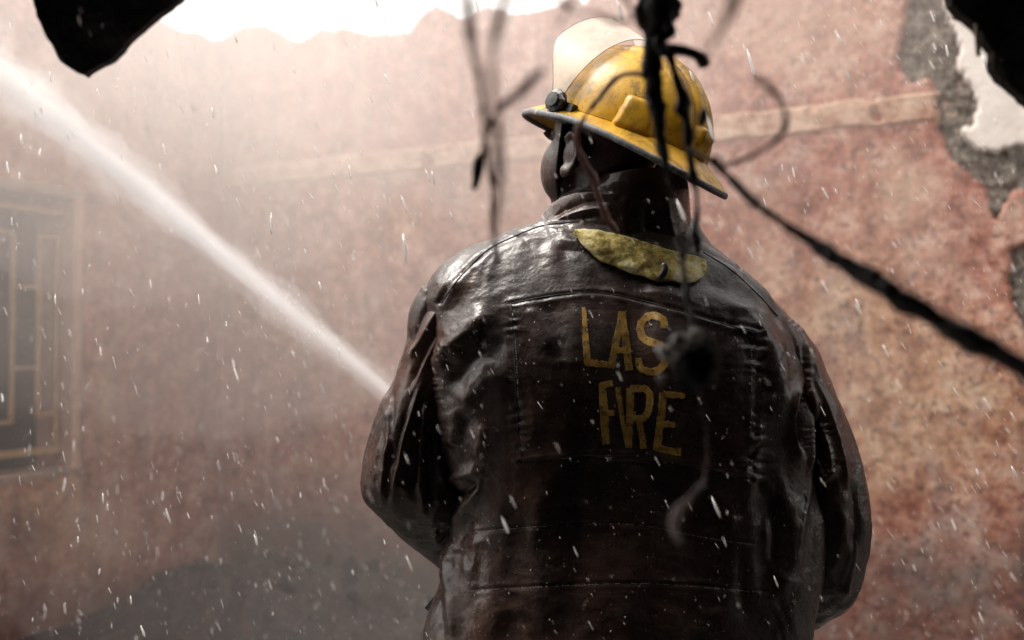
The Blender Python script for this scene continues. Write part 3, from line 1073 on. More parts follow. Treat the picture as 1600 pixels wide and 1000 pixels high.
NOZ = P(728, 712, 1.97)
neck = np.array([HEAD[0] + .02, .03, 1.42])
shL, shR = P(722, 500, 1.61), P(1165, 525, 1.61)
elL, elR = P(664, 735, 1.61), P(1258, 812, 1.61)
hipL, hipR = np.array([.055, .02, .92]), np.array([.255, .02, .92])
hL = NOZ + np.array([.035, -.025, -.03])
hR = NOZ + np.array([.20, .02, -.085])
prim = [
    ellipsoid(hd(0, -.008, .03), (.075, .096, .098), FR), ellipsoid(hd(0, .030, -.045), (.058, .064, .070), FR),
    ellipsoid(hd(0, .062, -.092), (.030, .026, .024), FR), ellipsoid(hd(0, .088, -.024), (.016, .020, .024), FR),
    ellipsoid(hd(0, .084, .028), (.052, .014, .012), FR), ellipsoid(hd(0, .080, -.060), (.024, .014, .012), FR),
    ellipsoid(hd(.036, .040, -.028), (.038, .046, .056), FR), ellipsoid(hd(-.036, .040, -.028), (.038, .046, .056), FR),
    ellipsoid(hd(-.077, -.008, -.010), (.010, .018, .026), FR), ellipsoid(hd(.077, -.008, -.010), (.010, .018, .026), FR),
    ellipsoid(hd(-.086, -.004, -.036), (.008, .010, .011), FR), ellipsoid(hd(.086, -.004, -.036), (.008, .010, .011), FR),
    ellipsoid(hd(0, .020, -.075), (.060, .058, .036), FR),
    limb(neck, hd(0, -.02, -.03), .062, .058),
    ellipsoid((.165, .03, 1.28), (.19, .10, .17)), ellipsoid((.16, .03, 1.08), (.16, .10, .17)), ellipsoid((.155, .03, .93), (.165, .11, .12)),
    limb(neck, shL, .05, .052), limb(neck, shR, .05, .052),
    limb(shL, elL, .05, .044), limb(elL, hL, .045, .030), limb(shR, elR, .05, .044), limb(elR, hR, .045, .030),
    limb(hipL, (.05, .05, .50), .088, .058), limb((.05, .05, .50), (.04, .0, .10), .056, .04),
    limb(hipR, (.27, .02, .50), .088, .058), limb((.27, .02, .50), (.29, -.05, .10), .056, .04),
    ellipsoid((.04, .06, .05), (.042, .12, .045)), ellipsoid((.29, .01, .05), (.042, .12, .045)),
]


for sd2 in (-1, 1):      # ear rims
    arc = [hd(sd2 * (.084 + .006 * math.sin(a_ * .5)), -.010 - .019 * math.sin(a_), -.008 + .030 * math.cos(a_)) for a_ in np.linspace(-.9, 3.0, 14)]
    prim.append(tube(catmull(np.array(arc), 26), [.0055, .0062, .0060, .0055, .0065], 8))


def hand(c, ax, up, side):
    """palm and five curled fingers closed round an axis"""
    ax, up = np.asarray(ax) / np.linalg.norm(ax), np.asarray(up) / np.linalg.norm(up)
    out = np.cross(ax, up)
    res = [ellipsoid(c + up * .012, (.042, .020, .046), np.stack([ax, up, out], 1))]
    for k, (o_, ln) in enumerate(((-.032, .030), (-.011, .034), (.011, .033), (.031, .027))):
        b0 = c + ax * o_ + out * side * .036 + up * .008
        ps = [b0, b0 + out * side * ln * .55 - up * .018, b0 + out * side * ln * .25 - up * .045, b0 - out * side * ln * .35 - up * .052]
        v, f = tube(catmull(np.array(ps), 10), [.0095, .009, .0085, .0075], 8)
        res.append((v, f))
    b0 = c - ax * .035 - out * side * .012
    ps = [b0, b0 - ax * .012 - out * side * .030 - up * .015, b0 + ax * .004 - out * side * .034 - up * .040]
    v, f = tube(catmull(np.array(ps), 8), [.012, .0105, .008], 8)
    res.append((v, f))
    return res


JEND = P(-60, 58, 3.55)
jdir = (JEND - NOZ) / np.linalg.norm(JEND - NOZ)
prim += hand(hL, jdir, (0, -.3, 1), 1) + hand(hR, jdir, (0, -.3, 1), -1)
bv, bf = merge(prim)
tmp = bpy.data.objects.new('tmp', mesh_from('tmp', bv, bf))
col.objects.link(tmp)
mo = tmp.modifiers.new('r', 'REMESH')
mo.mode = 'VOXEL'
mo.voxel_size = .0042
ms = tmp.modifiers.new('s', 'SMOOTH')
ms.iterations = 3
ms.factor = .5
bpy.context.view_layer.update()
body_me = bpy.data.meshes.new_from_object(tmp.evaluated_get(bpy.context.evaluated_depsgraph_get()))
bpy.data.objects.remove(tmp)
body_me.materials.clear()
person = link('person', body_me, mat_skin)
tag(person, 'firefighter seen from behind in a wet black coat aiming a water jet', 'person')

coat_me = mesh_from('coat', torso.reshape(-1, 3), grid_faces(ROWS, COLS, True))
tx, ty, td = project(torso.reshape(-1, 3))
wear_sheen_v = .9 * sstep(470, 350, ty) + .35 * np.exp(-(((tx - 760) / 60)**2 + ((ty - 500) / 60)**2)) + .4 * np.exp(-(((tx - 1170) / 60)**2 + ((ty - 500) / 90)**2)) \
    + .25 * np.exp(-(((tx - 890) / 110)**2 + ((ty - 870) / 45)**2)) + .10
attr(coat_me, 'wear_sheen', np.clip(wear_sheen_v, 0, 1))  # lighter shoulders and blades: sheen painted in, with scuffs over it
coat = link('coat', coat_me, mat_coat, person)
bvh = BVHTree.FromPolygons(torso.reshape(-1, 3).tolist(), grid_faces(ROWS, COLS, True).tolist())


def on_coat(x, y, off=.001, tree=None):
    r = Vector(ray(x, y)).normalized()
    loc, nor, i_, d_ = (tree or bvh).ray_cast(Vector(CAM), r)
    if loc is None:
        return None
    if nor.dot(r) > 0:
        nor = -nor
    return np.array(loc + nor * off)


# ---- sleeves: rings given by outer and inner edge, swung forward at the elbow
def sleeve(name, keys_, lst, seed, rows_=300, cols_=220):
    kk_ = []
    for A, B, yc, b, phi in keys_:
        c_, h_ = ringspan(A, B, 1.555 + yc)
        ax2 = np.array([0, math.cos(phi), math.sin(phi)]) * b
        kk_.append([*c_, *h_, *ax2])
    rr = catmull(np.array(kk_), rows_)
    C_, H_, A2 = rr[:, None, 0:3], rr[:, None, 3:6], rr[:, None, 6:9]
    t = np.linspace(0, 2 * math.pi, cols_, endpoint=False)
    c_, s_ = np.cos(t)[None, :, None], np.sin(t)[None, :, None]
    e_ = 2 / 2.25
    V = C_ + H_ * np.sign(c_) * np.abs(c_)**e_ + A2 * np.sign(s_) * np.abs(s_)**e_
    V, _ = drape(V, lst, seed, amt=.9, vert=3.0)
    me_ = mesh_from(name, V.reshape(-1, 3), grid_faces(rows_, cols_, True))
    x, y, _d = project(V.reshape(-1, 3))
    attr(me_, 'wear_sheen', np.clip(.05 + .8 * sstep(480, 430, y) + .5 * np.exp(-(((x - 600) / 14)**2 + ((y - 635) / 22)**2)), 0, 1))  # lighter sleeve cap: sheen painted into the colour
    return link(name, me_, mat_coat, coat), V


left_keys = [
    ((676, 436), (760, 500), .030, .060, 0), ((656, 452), (752, 540), .030, .075, 0), ((641, 486), (748, 580), .032, .085, 0),
    ((634, 535), (744, 625), .035, .090, 0), ((618, 585), (742, 660), .038, .093, 0), ((592, 640), (742, 690), .042, .096, .05),
    ((571, 705), (744, 725), .048, .098, .05), ((563, 756), (748, 765), .055, .096, .06), ((570, 782), (756, 768), .066, .092, .12),
    ((610, 815), (770, 768), .10, .080, .30), ((652, 845), (785, 765), .15, .072, .50), ((690, 870), (795, 770), .20, .066, .8), ((705, 850), (790, 760), .30, .058, 1.2),
    ((712, 800), (775, 745), .38, .045, 1.4)]
left_folds = [
    ('groove', [(664, 442), (676, 455), (690, 476)], 3, 3, 0), ('pucker', [(660, 440), (676, 458), (692, 480)], 12, 2.5, 9),
    ('ridge', [(688, 478), (664, 520), (640, 560)], 6, 7, 0), ('ridge', [(672, 470), (650, 510), (638, 545)], 6, -7, 0),
    ('ridge', [(700, 500), (672, 550), (650, 600), (632, 650)], 7, 7, 0), ('ridge', [(690, 505), (660, 560), (640, 605)], 6, -7, 0),
    ('ridge', [(662, 590), (640, 660), (622, 730), (612, 790)], 6, 8, 0), ('ridge', [(650, 600), (628, 670), (612, 740)], 7, -8, 0),
    ('ridge', [(668, 620), (660, 680), (658, 750), (662, 810)], 6, 8, 0), ('ridge', [(655, 640), (648, 700), (642, 770)], 8, -8, 0),
    ('ridge', [(676, 660), (684, 720), (694, 760)], 7, 6, 0), ('ridge', [(672, 660), (672, 730), (680, 800)], 7, -8, 0),
    ('ridge', [(640, 660), (628, 720), (634, 780)], 5, 5, 0), ('ridge', [(604, 690), (598, 740), (594, 785)], 6, 6, 0),
    ('ridge', [(612, 690), (606, 740), (603, 790)], 6, -6, 0), ('ridge', [(590, 690), (582, 735), (580, 775)], 5, 4, 0),
    ('ridge', [(602, 615), (598, 635), (603, 655)], 6, 5, 0), ('ridge', [(612, 610), (610, 640), (612, 665)], 5, -5, 0),
    ('ridge', [(690, 770), (676, 820), (690, 860)], 9, 6, 0),
]
sleeve('sleeve', left_keys, left_folds, 411)
right_keys = [
    ((1196, 468), (1130, 540), .030, .060, 0), ((1226, 492), (1145, 575), .030, .075, 0), ((1258, 530), (1160, 610), .032, .085, 0),
    ((1290, 590), (1170, 645), .035, .090, 0), ((1315, 650), (1180, 690), .038, .094, 0), ((1337, 712), (1185, 735), .042, .097, 0),
    ((1350, 770), (1186, 780), .046, .099, .05), ((1355, 822), (1184, 822), .052, .100, .06), ((1346, 872), (1182, 845), .062, .096, .10),
    ((1331, 922), (1178, 850), .080, .088, .22), ((1300, 950), (1165, 840), .12, .078, .42), ((1262, 964), (1140, 830), .18, .070, .7),
    ((1200, 940), (1100, 815), .26, .062, 1.35), ((1120, 890), (1040, 790), .35, .050, 1.4)]
right_folds = [
    ('groove', [(1228, 488), (1246, 520), (1255, 560), (1254, 610)], 3, 3, 0), ('pucker', [(1226, 486), (1246, 520), (1256, 570), (1256, 620)], 10, 1.5, 11),
    ('ridge', [(1262, 600), (1272, 640), (1290, 700), (1296, 740)], 7, 13, 0), ('ridge', [(1276, 640), (1280, 690), (1288, 730)], 7, -14, 0),
    ('pucker', [(1282, 650), (1294, 690), (1306, 720)], 9, 3.2, 10), ('ridge', [(1270, 590), (1296, 650), (1318, 720), (1330, 780)], 7, 6, 0),
    ('ridge', [(1278, 716), (1284, 745), (1302, 732)], 8, 11, 0), ('ridge', [(1262, 690), (1268, 760), (1284, 830)], 6, -7, 0),
    ('ridge', [(1300, 760), (1312, 830), (1300, 900)], 16, 6, 0), ('ridge', [(1325, 740), (1338, 800), (1334, 860)], 10, -5, 0),
    ('ridge', [(1290, 880), (1310, 920), (1330, 922)], 8, 5, 0), ('ridge', [(1340, 850), (1330, 900), (1318, 938)], 5, 4, 0),
]
sleeve('sleeve', right_keys, right_folds, 433)

# ---- collar standing up round the neck
col_keys = [((836, 356), (1092, 398), .036, .098), ((848, 342), (1084, 374), .034, .100), ((866, 322), (1078, 346), .030, .104),
            ((888, 308), (1076, 322), .028, .108), ((906, 298), (1074, 300), .028, .110), ((914, 294), (1070, 288), .028, .110),
            ((920, 298), (1062, 290), .028, .104), ((916, 320), (1058, 320), .030, .094), ((900, 350), (1056, 360), .034, .080)]
kk_ = []
for A, B, yc, b in col_keys:
    c_, h_ = ringspan(A, B, 1.555 + yc)
    kk_.append([*c_, *h_, b])
rr = catmull(np.array(kk_), 120)
t = np.linspace(0, 2 * math.pi, 200, endpoint=False)
CV = rr[:, None, :3] + rr[:, None, 3:6] * np.cos(t)[None, :, None] + np.array([0, 1.0, 0]) * (rr[:, 6][:, None] * np.sin(t)[None, :])[..., None]
CV[..., 2] += .02 * np.clip(-np.sin(t), 0, 1)[None, :] * np.clip(np.linspace(-.2, 1, 120), 0, 1)[:, None]
cfolds = [('ridge', [(846, 348), (866, 322), (900, 304), (935, 300)], 5, 6, 0), ('ridge', [(858, 346), (880, 328), (915, 315), (950, 316)], 5, -6, 0),
          ('ridge', [(868, 348), (895, 334), (930, 326), (960, 330)], 5, 6, 0), ('ridge', [(880, 352), (910, 340), (950, 338)], 5, -5, 0),
          ('ridge', [(900, 300), (930, 294), (960, 300)], 5, -4, 0), ('ridge', [(985, 300), (975, 340), (985, 370)], 9, 5, 0),
          ('ridge', [(1040, 300), (1046, 340), (1056, 380)], 9, 5, 0), ('ridge', [(1010, 310), (1012, 350), (1020, 380)], 10, -5, 0)]
CV, _ = drape(CV, cfolds, 455, amt=.5)
cme = mesh_from('collar', CV.reshape(-1, 3), grid_faces(120, 200, True))
attr(cme, 'wear_sheen', np.full(120 * 200, .12))
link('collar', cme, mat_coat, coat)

# ---- the yellow flap under the collar
flap_top = [(898, 362), (925, 361), (955, 366), (1000, 378), (1050, 394), (1085, 402), (1101, 407)]
flap_bot = [(898, 363), (910, 381), (926, 396), (940, 408), (960, 416), (985, 427), (1006, 431), (1024, 438), (1048, 438), (1064, 442), (1084, 440), (1103, 426)]
nT = 70
ft_, fb2 = np.array(smooth_line(flap_top, nT)), np.array(smooth_line(flap_bot, nT))
nR = 26
FV = np.zeros((nR, nT, 3))
base_d = []
for i in range(nR):
    v = i / (nR - 1)
    for j in range(nT):
        x, y = ft_[j] * (1 - v) + fb2[j] * v
        p0 = on_coat(x, y, .0)
        if p0 is None: p0 = P(x, y, 1.47)
        FV[i, j] = p0
# keep it a stiff sheet: a smooth surface proud of the coat
dd = ((FV - CAM) @ FWD)
for _ in range(12):
    q_ = np.pad(dd, 1, mode='edge')
    dd = (q_[:-2, 1:-1] + q_[2:, 1:-1] + q_[1:-1, :-2] + q_[1:-1, 2:]) / 4
vv2 = np.linspace(0, 1, nR)[:, None]
uu2 = np.linspace(0, 1, nT)[None, :]
bulge = .005 + .009 * np.sin(math.pi * np.clip(vv2 * .85 + .1, 0, 1)) * np.sin(math.pi * np.clip(uu2, .03, 1))**.5
bulge = bulge + .0010 * (1 - 2 * np.abs(fbm(np.stack([np.broadcast_to(uu2, (nR, nT)).ravel() * 7 + np.broadcast_to(vv2, (nR, nT)).ravel() * 2, np.broadcast_to(vv2, (nR, nT)).ravel() * 1.5, np.zeros(nR * nT)], 1), 2, 79))).reshape(nR, nT) + .0018 * fbm(np.stack([np.broadcast_to(uu2, (nR, nT)).ravel() * 9, np.broadcast_to(vv2, (nR, nT)).ravel() * 2.5, np.zeros(nR * nT)], 1), 3, 77).reshape(nR, nT)
for i in range(nR):
    v = i / (nR - 1)
    for j in range(nT):
        x, y = ft_[j] * (1 - v) + fb2[j] * v
        FV[i, j] = P(x, y, dd[i, j] - bulge[i, j])
o = link('collar_flap', mesh_from('collar_flap', FV.reshape(-1, 3), grid_faces(nR, nT)), mat_flap, coat)
o['label'] = 'dirty yellow flap showing under the collar'
o.modifiers.new('thickness', 'SOLIDIFY').thickness = .004
strap = np.array([P(1028, 437, 1.405), P(1035, 430, 1.398), P(1040, 420, 1.397), P(1038, 411, 1.40)])
v_, f_ = tube(catmull(strap, 12), .0045, 8, flat=.45)
link('hanger_loop', mesh_from('hanger_loop', v_, f_), mat_black, coat)

# small stiff corner of the coat front showing past the left hip
fl = [P(684, 925, 1.56), P(663, 950, 1.60), P(684, 966, 1.60), P(700, 945, 1.62)]
fv = np.array(fl + [q_ + np.array([.004, .012, 0]) for q_ in fl])
link('coat_front', mesh_from('coat_front', fv, [[0, 1, 2, 3], [7, 6, 5, 4], [0, 4, 5, 1], [1, 5, 6, 2], [2, 6, 7, 3], [3, 7, 4, 0]]), mat_black, coat, smooth=False)

# ---- lettering: painted strokes with their own thickness, laid on the back panel
cz_ = lambda a, b: (860 + a / 2.942, 440 + b / 2.942)
letters = [
    [([(153, 118), (160, 240), (170, 380)], (13, 22, 26)), ([(162, 372), (210, 376), (262, 382)], (26, 24, 20))],
    [([(326, 138), (305, 260), (276, 398)], (20, 26, 24)), ([(332, 138), (345, 260), (362, 408)], (20, 28, 28)), ([(300, 316), (352, 318)], (22, 22))],
    [([(524, 214), (520, 180), (490, 158), (445, 162), (418, 195), (416, 236), (442, 270), (500, 292), (526, 330), (520, 385), (482, 412), (434, 408), (408, 382), (406, 350)], (26, 28, 28, 28, 24))],
    [([(238, 470), (246, 610), (256, 748)], (24, 30, 26)), ([(226, 478), (286, 468)], (22, 20)), ([(244, 606), (294, 602)], (24, 18))],
    [([(308, 486), (326, 610), (352, 760)], (20, 15, 12))],
    [([(366, 488), (364, 620), (360, 764)], (26, 28, 22)), ([(366, 494), (436, 494), (458, 530), (450, 590), (428, 626), (368, 628)], (26, 26, 26)), ([(404, 630), (418, 690), (428, 768)], (22, 24, 24))],
    [([(520, 512), (506, 640), (488, 775)], (26, 28, 26)), ([(518, 518), (618, 526)], (26, 18)), ([(504, 652), (576, 660)], (24, 18)), ([(486, 762), (540, 778), (600, 784)], (26, 26, 28))],
]
for li, strokes in enumerate(letters):
    geo = []
    for pts, wd in strokes:
        sp_ = np.array(smooth_line([cz_(*p_) for p_ in pts], max(8, 5 * len(pts))) if len(pts) > 2 else
                       [tuple(np.array(cz_(*pts[0])) * (1 - t_) + np.array(cz_(*pts[1])) * t_) for t_ in np.linspace(0, 1, 8)])
        ww = np.interp(np.linspace(0, 1, len(sp_)), np.linspace(0, 1, len(wd)), wd) / 2.942 / 2 * 1.26
        tn = np.gradient(sp_, axis=0)
        tn /= np.linalg.norm(tn, axis=1, keepdims=True)
        nn = np.stack([-tn[:, 1], tn[:, 0]], 1)
        jit = .8 * noise(np.stack([sp_[:, 0] / 4, sp_[:, 1] / 4, np.full(len(sp_), li)], 1), 5)
        G = np.zeros((len(sp_), 5, 3))
        G0 = np.zeros((len(sp_), 5, 3))
        ok = True
        for i in range(len(sp_)):
            for j, k_ in enumerate((-1, -.96, 0, .96, 1)):
                x, y = sp_[i] + nn[i] * (ww[i] * k_ + jit[i] * .5 + .9 * k_ * float(_tab[(i * 7 + j * 131 + li * 57) % 4096]))
                off = .0003 if abs(k_) == 1 else .0006
                q_ = on_coat(x, y, off + .0003 * (len(geo) % 3))
                if q_ is None: ok = False; break
                G[i, j] = q_
        if ok:
            geo.append((G.reshape(-1, 3), grid_faces(len(sp_), 5)))
    v_, f_ = merge(geo)
    link('letter', mesh_from('letter', v_, f_), mat_letter, coat, smooth=False)

# ---- stitching and seam lines on the coat
def dashes(line, step, ln, w, off, skip=0.0):
    pts = np.array(smooth_line(line, 400))
    seg = np.concatenate([[0], np.cumsum(np.hypot(*np.diff(pts, axis=0).T))])
    out = []
    s = 0
    while s < seg[-1] - ln:
        if rng.random() > skip:
            a = np.array([np.interp(s, seg, pts[:, k]) for k in (0, 1)])
            b = np.array([np.interp(s + ln, seg, pts[:, k]) for k in (0, 1)])
            m0 = (a + b) / 2
            qa, qm, qb = on_coat(*a, off * .3), on_coat(*m0, off), on_coat(*b, off * .3)
            if qa is not None and qb is not None and qm is not None and np.linalg.norm(qa - qb) < .03:
                out.append(tube([qa, qm, qb], [w * .7, w, w * .7], 5))
        s += step
    return merge(out)


for line, skip in (([(818, 722), (880, 717), (940, 715), (1010, 718), (1080, 730), (1173, 752)], .08),
                   ([(735, 834), (800, 826), (900, 820), (1000, 821), (1100, 840), (1180, 852)], .35),
                   ([(735, 924), (800, 920), (900, 915), (1000, 912), (1100, 918), (1200, 927)], .35),
                   ([(801, 480), (806, 540), (809, 600), (812, 660), (818, 716)], .5),
                   ([(1175, 525), (1174, 600), (1173, 680), (1172, 746)], .5)):
    v_, f_ = dashes(line, 4.2, 3.0, .0006, .0012, skip)
    link('stitching', mesh_from('stitching', v_, f_), mat_thread, coat)
for line in ([(905, 346), (850, 352), (800, 371), (760, 392), (727, 424), (704, 452), (690, 474)],
             [(1098, 394), (1140, 420), (1182, 458), (1215, 494)],
             [(798, 474), (850, 464), (900, 458), (940, 458), (1000, 469), (1080, 491), (1178, 520)],
             [(798, 474), (803, 540), (806, 600), (809, 660), (815, 720)]):
    pts = [on_coat(x, y, .0002) for x, y in smooth_line(line, 90)]
    pts = [p_ for p_ in pts if p_ is not None]
    v_, f_ = tube(pts, .0011, 6)
    link('seam', mesh_from('seam', v_, f_), mat_seam, coat)

# ---- water standing on the coat
beads = []
for k in range(1000):
    x, y = rng.uniform(560, 1350), rng.uniform(350, 1000)
    q_ = on_coat(x, y, .0003)
    if q_ is None: continue
    r_ = .0003 + .0010 * rng.random()**6
    v_ = np.array([[1, 0, 0], [-1, 0, 0], [0, 1, 0], [0, -1, 0], [0, 0, 1.5], [0, 0, -1.7]]) * r_ + q_
    beads.append((v_, [[0, 2, 4], [2, 1, 4], [1, 3, 4], [3, 0, 4], [2, 0, 5], [1, 2, 5], [3, 1, 5], [0, 3, 5]]))
v_, f_ = merge(beads)
tag(link('water_beads', mesh_from('water_beads', v_, f_), mat_drop, coat), kind='stuff')

# ---- trousers and boots below the frame
tro = []
for hip, kn, an in ((hipL, (.05, .05, .50), (.04, 0, .12)), (hipR, (.27, .02, .50), (.29, -.05, .12))):
    tro.append(tube(catmull(np.array([np.array(hip) + (0, 0, .05), np.array(hip) - (0, 0, .1), kn, an]), 30), [.12, .11, .085, .08], 24, .04, 3))
v_, f_ = merge(tro)
link('trousers', mesh_from('trousers', v_, f_), mat_trouser, person)
for x, y in ((.04, .0), (.29, -.05)):
    v_, f_ = merge([tube(catmull(np.array([(x, y, .20), (x, y, .10), (x, y + .005, .05)]), 12), [.066, .06, .062], 20),
                    ellipsoid((x, y + .055, .048), (.056, .15, .05))])
    link('boot', mesh_from('boot', v_, f_), mat_boot, person)

# ------------------------------------------------------------------ helmet
HC = P(968, 212, 1.565)          # centre of the rim plane
helmet = empty('fire_helmet', HC)
helmet.rotation_euler = HR.to_euler()
helmet.scale = (.935, .935, .95)
bpy.context.view_layer.update()
tag(helmet, 'scuffed yellow fire helmet with raised fogged visor on the firefighter', 'helmet')
HRn = np.array(HR)


def hl(p_):
    return np.asarray(p_, float)


nth, nph = 288, 150
t = np.linspace(0, 2 * math.pi, nth, endpoint=False)      # 0 = right ear, pi/2 = face
ph = np.concatenate([np.linspace(0, .5, 100) * math.pi])
AX, AYF, AYB, AZ = .116, .146, .158, .138
ct, st = np.cos(t), np.sin(t)
ay = np.where(st > 0, AYF, AYB)
rows_ = []
for p_ in ph:
    e_ = math.sin(p_)**.92
    rows_.append(np.stack([AX * ct * e_, ay * st * e_, np.full(nth, AZ * math.cos(p_)**1.0)], 1))
shell = np.array(rows_)
brim_w = .024 + .016 * np.clip(st, 0, 1)**2 + .042 * np.clip(-st, 0, 1)**2
drop = .012 + .006 * np.clip(st, 0, 1) + .022 * np.clip(-st, 0, 1)**2
dirx, diry = AX * ct, ay * st
ln = np.hypot(dirx, diry)
dirx, diry = dirx / ln, diry / ln
br = []
for k in np.linspace(0, 1, 22)[1:]:
    w = brim_w * k
    z_ = -drop * (k**1.25) - .004 * k
    br.append(np.stack([AX * ct + dirx * w, ay * st + diry * w, z_], 1))
shell = np.concatenate([shell, np.array(br)])
# raised crest, side ribs and pads
N = grid_normals(shell, True)
cen = np.array([0, 0, .02])
sg = np.sign(((shell - cen) * N).sum(-1, keepdims=True))
N = N * sg
hx, hy, hz_ = shell[..., 0], shell[..., 1], shell[..., 2]
dome = (np.arange(shell.shape[0]) < 100)[:, None]
h = .007 * sstep(.016, .010, np.abs(hx)) * sstep(.012, .03, hz_) * sstep(.13, .10, hy)
for xo in (.045, -.045):
    h = h + .0045 * sstep(.010, .005, np.abs(hx - xo * (1 - .25 * np.abs(hy) / .15))) * sstep(.02, .05, hz_)
ang = np.arctan2(st, ct)[None, :] + 0 * hx


def pad(a0, wa, z0, z1, hh):
    da = np.abs((ang - a0 + math.pi) % (2 * math.pi) - math.pi)
    taper = wa * (1 - .25 * np.clip((hz_ - z0) / (z1 - z0), 0, 1))
    return hh * sstep(taper + .03, taper - .03, da) * sstep(z1 + .004, z1 - .004, hz_) * (hz_ > z0 - .02)


h = h + pad(R(219), .19, 0, .046, .011) + pad(R(-39), .19, 0, .046, .011) + pad(R(270), .16, 0, .040, .011)
h = h + pad(R(155), .12, .0, .055, .007) + pad(R(25), .12, .0, .055, .007)
shell = shell + N * (h * dome)[..., None]
sme = mesh_from('shell', shell.reshape(-1, 3), grid_faces(shell.shape[0], nth, True))
chipv = np.zeros(shell.shape[:2])
chipv[100:] = np.linspace(0, 1, 21)[:, None]**1.5 * np.exp(-(((np.degrees(t) - 312 + 180) % 360 - 180) / 20)**2)[None, :]
attr(sme, 'chip', np.clip(chipv * 1.6, 0, 1))
so = link('shell', sme, mat_shell)
so.parent = helmet
sol = so.modifiers.new('thickness', 'SOLIDIFY')
sol.thickness = .004
sol.offset = -1
# rim trim, chewed at the back
rim = shell[-1]
tn = np.roll(rim, -1, 0) - np.roll(rim, 1, 0)
tn /= np.linalg.norm(tn, axis=1, keepdims=True)
outw = np.stack([dirx, diry, 0 * dirx], 1)
upw = np.cross(outw, tn)
tt = np.linspace(0, 2 * math.pi, 10, endpoint=False)
RT_ = rim[:, None] + outw[:, None] * (.0034 * np.cos(tt))[None, :, None] + upw[:, None] * (.0056 * np.sin(tt))[None, :, None]
rough_ = np.exp(-(((np.degrees(t) - 313 + 180) % 360 - 180) / 12)**2)
RT_ = rim[:, None] + (RT_ - rim[:, None]) * (1 + rough_[:, None, None] * .9 * fbm(RT_.reshape(-1, 3) * 190, 2, 4).reshape(nth, 10, 1))
fr_ = grid_faces(nth, 10, True).tolist() + [[(nth - 1) * 10 + j, (nth - 1) * 10 + (j + 1) % 10, (j + 1) % 10, j] for j in range(10)]
o = link('rim_trim', mesh_from('rim_trim', RT_.reshape(-1, 3), fr_), mat_trim)
o.parent = helmet
# inner suspension: a dark band and liner so that the inside is closed
iv = shell[60:100].copy()
iv[..., :2] *= .93
iv[..., 2] *= .9
o = link('liner', mesh_from('liner', iv.reshape(-1, 3), grid_faces(40, nth, True)), mat_black)
o.parent = helmet

# visor, swung up over the front of the shell
na, nh = 120, 40
al = np.linspace(R(-92), R(92), na)
hh = np.linspace(0, 1, nh)
PIV = np.array([0, .034, .000])
UPA = R(100)
VV = np.zeros((nh, na, 3))
for i, k in enumerate(hh):
    r_x, r_y = .130 + .006 * k, .170 + .008 * k
    hgt = (.012 + .084 * sstep(R(92), R(52), np.abs(al))) * k
    q_ = np.stack([r_x * np.sin(al), r_y * np.cos(al) - .010 * np.cos(al), -hgt], 1)
    c_, s_ = math.cos(UPA), math.sin(UPA)
    VV[i] = PIV + np.stack([q_[:, 0], q_[:, 1] * c_ - q_[:, 2] * s_, q_[:, 1] * s_ + q_[:, 2] * c_], 1)
o = link('visor', mesh_from('visor', VV.reshape(-1, 3), grid_faces(nh, na)), mat_visor)
o.parent = helmet
o['label'] = 'fogged clear visor raised over the helmet'
edge_loop = np.concatenate([VV[0], VV[1:, -1], VV[-1, ::-1][1:], VV[::-1, 0][1:]])
v_, f_ = tube(edge_loop, .0007, 6)
mat_vedge = simple('visor_edge', [(.3, (.12, .09, .06)), (.7, (.45, .38, .30))], 60, .4)
eo = link('visor_edge', mesh_from('visor_edge', v_, f_), mat_vedge)
eo.parent = o
for s_ in (-1, 1):
    c_ = np.array([s_ * .129, .034, .006])
    rings = [(.000, .017), (.006, .0185), (.012, .018), (.014, .012), (.018, .011), (.019, .0)]
    t_ = np.linspace(0, 2 * math.pi, 20, endpoint=False)
    G = np.array([[c_ + np.array([s_ * d_, r_ * (1 + .06 * (k_ % 2)) * math.cos(a_), r_ * (1 + .06 * (k_ % 2)) * math.sin(a_)]) for k_, a_ in enumerate(t_)] for d_, r_ in rings])
    kn = link('visor_knob', mesh_from('visor_knob', G.reshape(-1, 3), grid_faces(6, 20, True)), mat_black, smooth=False)
    kn.parent = helmet
    v_, f_ = box(c_ + np.array([-s_ * .004, -.012, -.012]), (.006, .022, .016))
    br_ = link('visor_bracket', mesh_from('visor_bracket', v_, f_), mat_black, smooth=False)
    br_.parent = helmet
# chin strap
for s_ in (-1, 1):
    a0 = HRn.T @ (hd(s_ * .083, .014, .06) - HC)
    a1 = HRn.T @ (hd(s_ * .083, .018, -.005) - HC)
    a2 = HRn.T @ (hd(s_ * .072, .026, -.06) - HC)
    a3 = HRn.T @ (hd(0, .066, -.123) - HC)
    v_, f_ = tube(catmull(np.array([a0, a1, a2, a3]), 24), .0085, 8, flat=.3)
    o = link('chin_strap', mesh_from('chin_strap', v_, f_), mat_black)
    o.parent = helmet

